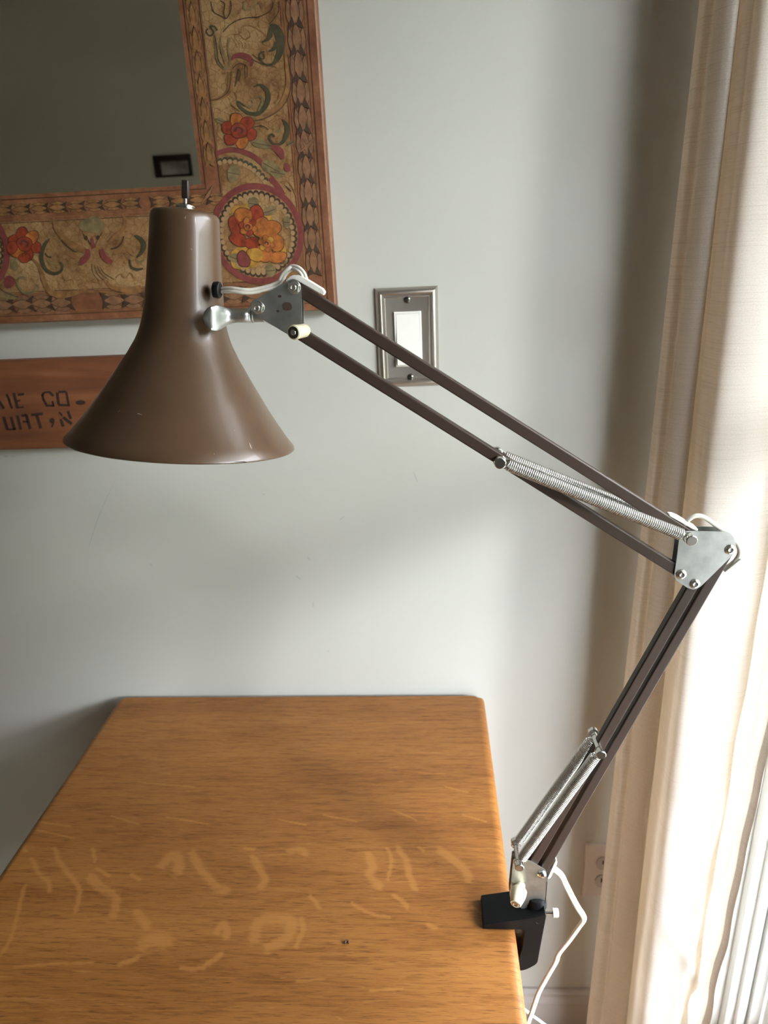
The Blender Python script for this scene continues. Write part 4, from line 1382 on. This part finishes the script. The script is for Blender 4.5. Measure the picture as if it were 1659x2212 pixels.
def ring_plate(mb, x0, x1, z0, z1, steps, material):
    loops = []
    for ins, h in steps:
        loops.append([(x0 + ins, WY - h, z0 + ins), (x1 - ins, WY - h, z0 + ins), (x1 - ins, WY - h, z1 - ins), (x0 + ins, WY - h, z1 - ins)])
    vs = [p for l in loops for p in l]
    fs = []
    for i in range(len(loops) - 1):
        for k in range(4):
            k2 = (k + 1) % 4
            fs.append((i * 4 + k, i * 4 + k2, (i + 1) * 4 + k2, (i + 1) * 4 + k))
    b = (len(loops) - 1) * 4
    fs.append((b, b + 1, b + 2, b + 3))
    mb.add(vs, fs, material)


mb = MB()
ring_plate(mb, sx0, sx1, sz0, sz1, [(0, 0), (0, .0016), (.0008, .0030), (.0035, .0058), (.0052, .0068), (.0068, .0070), (.0080, .0062), (.0088, .0046), (.0095, .0044), (.0102, .0052), (.0112, .0053), (.0122, .0044), (.0130, .0042)], NICKEL)
pl = mb.build('wall_plate', parent=switch, origin=WO, smooth=25, label='stepped brushed nickel plate')
scx = (sx0 + sx1) / 2
ra, rb = at(851.5, 674, SY), at(911, 791, SY)
rw, rh = 0.0335, 0.0665
rz = (ra.z + rb.z) / 2; rx_ = (at(852, 675, SY).x + at(908, 674, SY).x) / 2
mb = MB()
ring_plate(mb, rx_ - rw / 2, rx_ + rw / 2, rz - rh / 2, rz + rh / 2, [(0, .003), (0, .0060), (.0006, .0066), (.0022, .0066), (.0024, .0052)], ROCKER)
mb.build('switch_frame', parent=switch, origin=WO, smooth=25)
mb = MB()
hw, hh = rw / 2 - .0026, rh / 2 - .0026
mb.prism([(rx_ - hw, WY - .0052, rz - hh), (rx_ - hw, WY - .0056, rz + hh), (rx_ - hw, WY - .0062, rz + hh), (rx_ - hw, WY - .0078, rz), (rx_ - hw, WY - .0108, rz - hh)], (2 * hw, 0, 0), ROCKER)
mb.build('rocker', parent=switch, origin=WO, smooth=20, bevel=0.0006)
for (x, y) in ((879.7, 647.5), (886.5, 815)):
    c = at(x, y, SY + .001); c.y = WY - .0040
    mb = MB(); mb.lathe(c, (0, -1, 0), [(0, .0042), (.0006, .0042), (.0016, .0034), (.0021, .002), (.0022, .0003)], SCREWD, 24)
    mb.box((c.x - .0028, c.y - .0024, c.z - .0004), (c.x + .0028, c.y - .0018, c.z + .0004), DARKHOLE)
    mb.build('plate_screw', parent=pl, origin=WO, smooth=40)

# ------------------------------------------------------------------ wall outlet
ox0 = (at(1266, 1824, .876).x + at(1257.5, 1936.6, .876).x) / 2
oz1, oz0 = at(1266, 1823.5, .876).z, at(1257.5, 1937, .876).z
oxc = ox0 + 0.035
outlet = thing('wall_outlet', 'white double wall outlet low on the wall, half behind the curtain', 'outlet', (oxc, WY, (oz0 + oz1) / 2))
OO = outlet.location.copy()
mb = MB(); ring_plate(mb, ox0, ox0 + .070, oz0, oz1, [(0, 0), (0, .0025), (.0012, .0045), (.0035, .0054), (.005, .0056)], OUTLETM)
opl = mb.build('wall_plate', parent=outlet, origin=OO, smooth=20)
zm = (oz0 + oz1) / 2
for s in (-1, 1):
    c = Vector((oxc, WY - .0052, zm + s * .0195))
    mb = MB()
    pts = []
    for k in range(24):
        a = 2 * math.pi * k / 24
        pts.append(c + Vector((.0168 * math.cos(a), 0, max(-.0135, min(.0135, .0168 * math.sin(a))))))
    mb.prism(pts, (0, -.0022, 0), RECEPT)
    for (dx, w, h) in ((-.0063, .0011, .0042), (.0063, .0011, .0034)):
        mb.box((c.x + dx - w, c.y - .0026, c.z + .003 - h), (c.x + dx + w, c.y - .0020, c.z + .003 + h), DARKHOLE)
    mb.lathe(c + Vector((0, -.002, -.0075)), (0, -1, 0), [(0, .0024), (.0005, .0024)], DARKHOLE, 14)
    mb.build('receptacle', parent=outlet, origin=OO, smooth=30)
mb = MB(); mb.lathe((oxc, WY - .0054, zm), (0, -1, 0), [(0, .0035), (.0008, .0032), (.0012, .001)], OUTLETM, 18)
mb.build('plate_screw', parent=opl, origin=OO)

# ------------------------------------------------------------------ picture seen only in the mirror
def mirrored(px, py):
    v = RIGHT * ((px - IMG_W / 2) / F_PX) + UP * (-(py - IMG_H / 2) / F_PX) + FWD
    v = v / v.y
    m = WY - .012
    path = m + (m - FY)
    return Vector((v.x * path, FY, EYE.z + v.z * path))


pa, pb_, pc = mirrored(333, 337), mirrored(412, 335), mirrored(340, 385)
picture = thing('framed_picture', 'small dark framed picture on the far wall, seen reflected in the mirror', 'picture', ((pa.x + pb_.x) / 2, FY, (pa.z + pc.z) / 2))
PO = picture.location.copy()
mb = MB()
x0, x1, z0, z1 = pa.x, pb_.x, pc.z, (pa.z + pb_.z) / 2
t = .02
mb.box((x0, FY, z0), (x1, FY + .025, z0 + t * .5), PICF); mb.box((x0, FY, z1 - t * 1.4), (x1, FY + .025, z1), PICF)
mb.box((x0, FY, z0 + t * .5), (x0 + t * 1.6, FY + .025, z1 - t * 1.4), PICF); mb.box((x1 - t * .6, FY, z0 + t * .5), (x1, FY + .025, z1 - t * 1.4), PICF)
mb.build('picture_frame', parent=picture, origin=PO, smooth=0)
mb = MB(); mb.box((x0 + t * 1.6, FY + .002, z0 + t * .5), (x1 - t * .6, FY + .010, z1 - t * 1.4), PICT)
mb.build('print', parent=picture, origin=PO, smooth=0)

# ------------------------------------------------------------------ curtain
# plan of the gathered panel, from the wall outwards: (ratio x / y as seen from the eye, distance y), at top and bottom
PLAN = [(0.455, 0.735, 0.448), (0.436, 0.775, 0.424), (0.420, 0.820, 0.395), (0.400, 0.858, 0.370), (0.352, 0.842, 0.322), (0.333, 0.815, 0.303), (0.338, 0.795, 0.312), (0.3505, 0.790, 0.333), (0.3525, 0.778, 0.338), (0.366, 0.766, 0.362), (0.3775, 0.764, 0.3825), (0.3790, 0.782, 0.3850),
        (0.3845, 0.762, 0.392), (0.389, 0.730, 0.400), (0.394, 0.706, 0.408), (0.402, 0.692, 0.418), (0.416, 0.686, 0.434), (0.440, 0.685, 0.460), (0.466, 0.688, 0.484), (0.488, 0.694, 0.500), (0.504, 0.700, 0.509), (0.516, 0.706, 0.513), (0.533, 0.690, 0.516), (0.553, 0.676, 0.519), (0.573, 0.670, 0.523), (0.5935, 0.668, 0.527)]
CT, CB = 2.18, 0.015
SUBP, NV = 8, 150
top_line = spline([(r, d, 0) for r, d, b in PLAN], SUBP)
bot_line = spline([(b, d, 0) for r, d, b in PLAN], SUBP)
nu = len(top_line)
vs, fs, uvs = [], [], []
z_hi = EYE.z + 0.264 * 0.78     # where the top ratios were read
z_lo = EYE.z - 1.30
ulen = [0.0]
for i in range(1, nu):
    p, q_ = top_line[i - 1], top_line[i]
    ulen.append(ulen[-1] + math.hypot(p.x * p.y - q_.x * q_.y, p.y - q_.y))
for j in range(NV + 1):
    z = CT + (CB - CT) * j / NV
    k = (z_hi - z) / (z_hi - z_lo)
    for i in range(nu):
        r = top_line[i].x + (bot_line[i].x - top_line[i].x) * k
        d = top_line[i].y
        d += 0.055 * (1 - k) * max(0.0, min(1.0, (0.762 - d) / 0.06)) * (i > 4 * SUBP)
        u = i / (nu - 1)
        # creases: soft diagonal wrinkles low on the outer half of the panel
        low = max(0.0, min(1.0, (1.25 - z) / 0.8))
        side = max(0.0, min(1.0, (u - .62) / .15)) * (1 - .6 * max(0.0, (u - .9) / .1))
        wv = .0025 * math.sin(z * 26 + u * 16) * low * side + .0030 * math.sin(z * 41 - u * 30 + 1.3) * low * side + .0016 * math.sin(z * 9 + u * 7)
        crease = .008 * math.exp(-((z - (0.30 + (u - .83) * 0.55)) / .018) ** 2) * side - .008 * math.exp(-((z - (0.36 - (u - .83) * 0.7)) / .022) ** 2) * side
        fold = .008 * math.exp(-((u - (.82 - .16 * (0.9 - z) * (0 < z < .9))) / .03) ** 2) * low
        dd = d + wv * .8 + crease - fold
        # hem edge wobble
        r2 = r + (.0016 * math.sin(z * 55) * (u > .96)) * low
        vs.append((r2 * d, dd, z)); uvs.append((ulen[i], z))
for j in range(NV):
    for i in range(nu - 1):
        a = j * nu + i
        fs.append((a, a + nu, a + nu + 1, a + 1))
me = bpy.data.meshes.new('curtain')
ORG = Vector((0.33, 0.74, CB))
me.from_pydata([(x - ORG.x, y - ORG.y, z - ORG.z) for x, y, z in vs], [], fs)
me.materials.append(CURT)
uvl = me.uv_layers.new(name='cloth')
for lp in me.loops:
    uvl.data[lp.index].uv = uvs[lp.vertex_index]
me.polygons.foreach_set('use_smooth', [True] * len(me.polygons))
me.update()
cur_root = thing('curtain', 'cream slubbed linen curtain gathered in the corner beside the window', 'curtain', ORG)
co = bpy.data.objects.new('panel', me); COL.objects.link(co); co.parent = cur_root
mb = MB()
hem = [Vector(vs[j * nu + nu - 1]) for j in range(NV + 1)]
for j in range(NV):
    a, b = hem[j], hem[j + 1]
    mb.face([a, b, b + Vector((.004, -.010, 0)), a + Vector((.004, -.010, 0))], HEMM)
    mb.face([a + Vector((.004, -.010, 0)), b + Vector((.004, -.010, 0)), b + Vector((.0065, -.006, 0)), a + Vector((.0065, -.006, 0))], HEMM)
ho = mb.build('hem', parent=cur_root, origin=ORG, smooth=60)
uvl = ho.data.uv_layers.new(name='cloth')
for lp in ho.data.loops:
    v = ho.data.vertices[lp.vertex_index].co
    uvl.data[lp.index].uv = (v.x, v.z)
# rod and rings above the picture
mb = MB(); mb.tube([Vector((0.36, 0.87, CT + .02)), Vector((0.36, -1.6, CT + .02))], 0.012, NICKEL, 20)
rod = mb.build('curtain_rod', origin=(0.36, 0.87, CT + .02)); rod['label'] = 'brushed metal curtain rod above the window'; rod['category'] = 'curtain rod'

# ------------------------------------------------------------------ light
w = bpy.data.worlds.new('overcast_sky')
SC.world = w
w.use_nodes = True
bg = w.node_tree.nodes['Background']
bg.inputs['Color'].default_value = (0.93, 0.955, 1.10, 1)
bg.inputs['Strength'].default_value = 31.0

pl_ = bpy.data.lights.new('window_portal', 'AREA')
pl_.shape = 'RECTANGLE'; pl_.size = DY1 - DY0; pl_.size_y = DZ1 - DZ0
pl_.cycles.is_portal = True
po = bpy.data.objects.new('window_portal', pl_); COL.objects.link(po)
po.location = (WX + 0.11, (DY0 + DY1) / 2, (DZ0 + DZ1) / 2)
po.rotation_euler = Vector((-1, 0, 0)).to_track_quat('-Z', 'Z').to_euler()

sun = bpy.data.lights.new('hazy_sun', 'SUN')
sun.angle = math.radians(8.5)
sun.energy = 3.4
sun.color = (0.96, 0.98, 1.04)
so_ = bpy.data.objects.new('hazy_sun', sun); COL.objects.link(so_)
sdir = Vector((-1.0, 0.80, -0.40)).normalized()
so_.rotation_euler = sdir.to_track_quat('-Z', 'Y').to_euler()

SC.view_settings.view_transform = 'Standard'
SC.view_settings.look = 'None'
SC.view_settings.exposure = 0.0
SC.view_settings.gamma = 1.0
SC.view_settings.use_curve_mapping = False
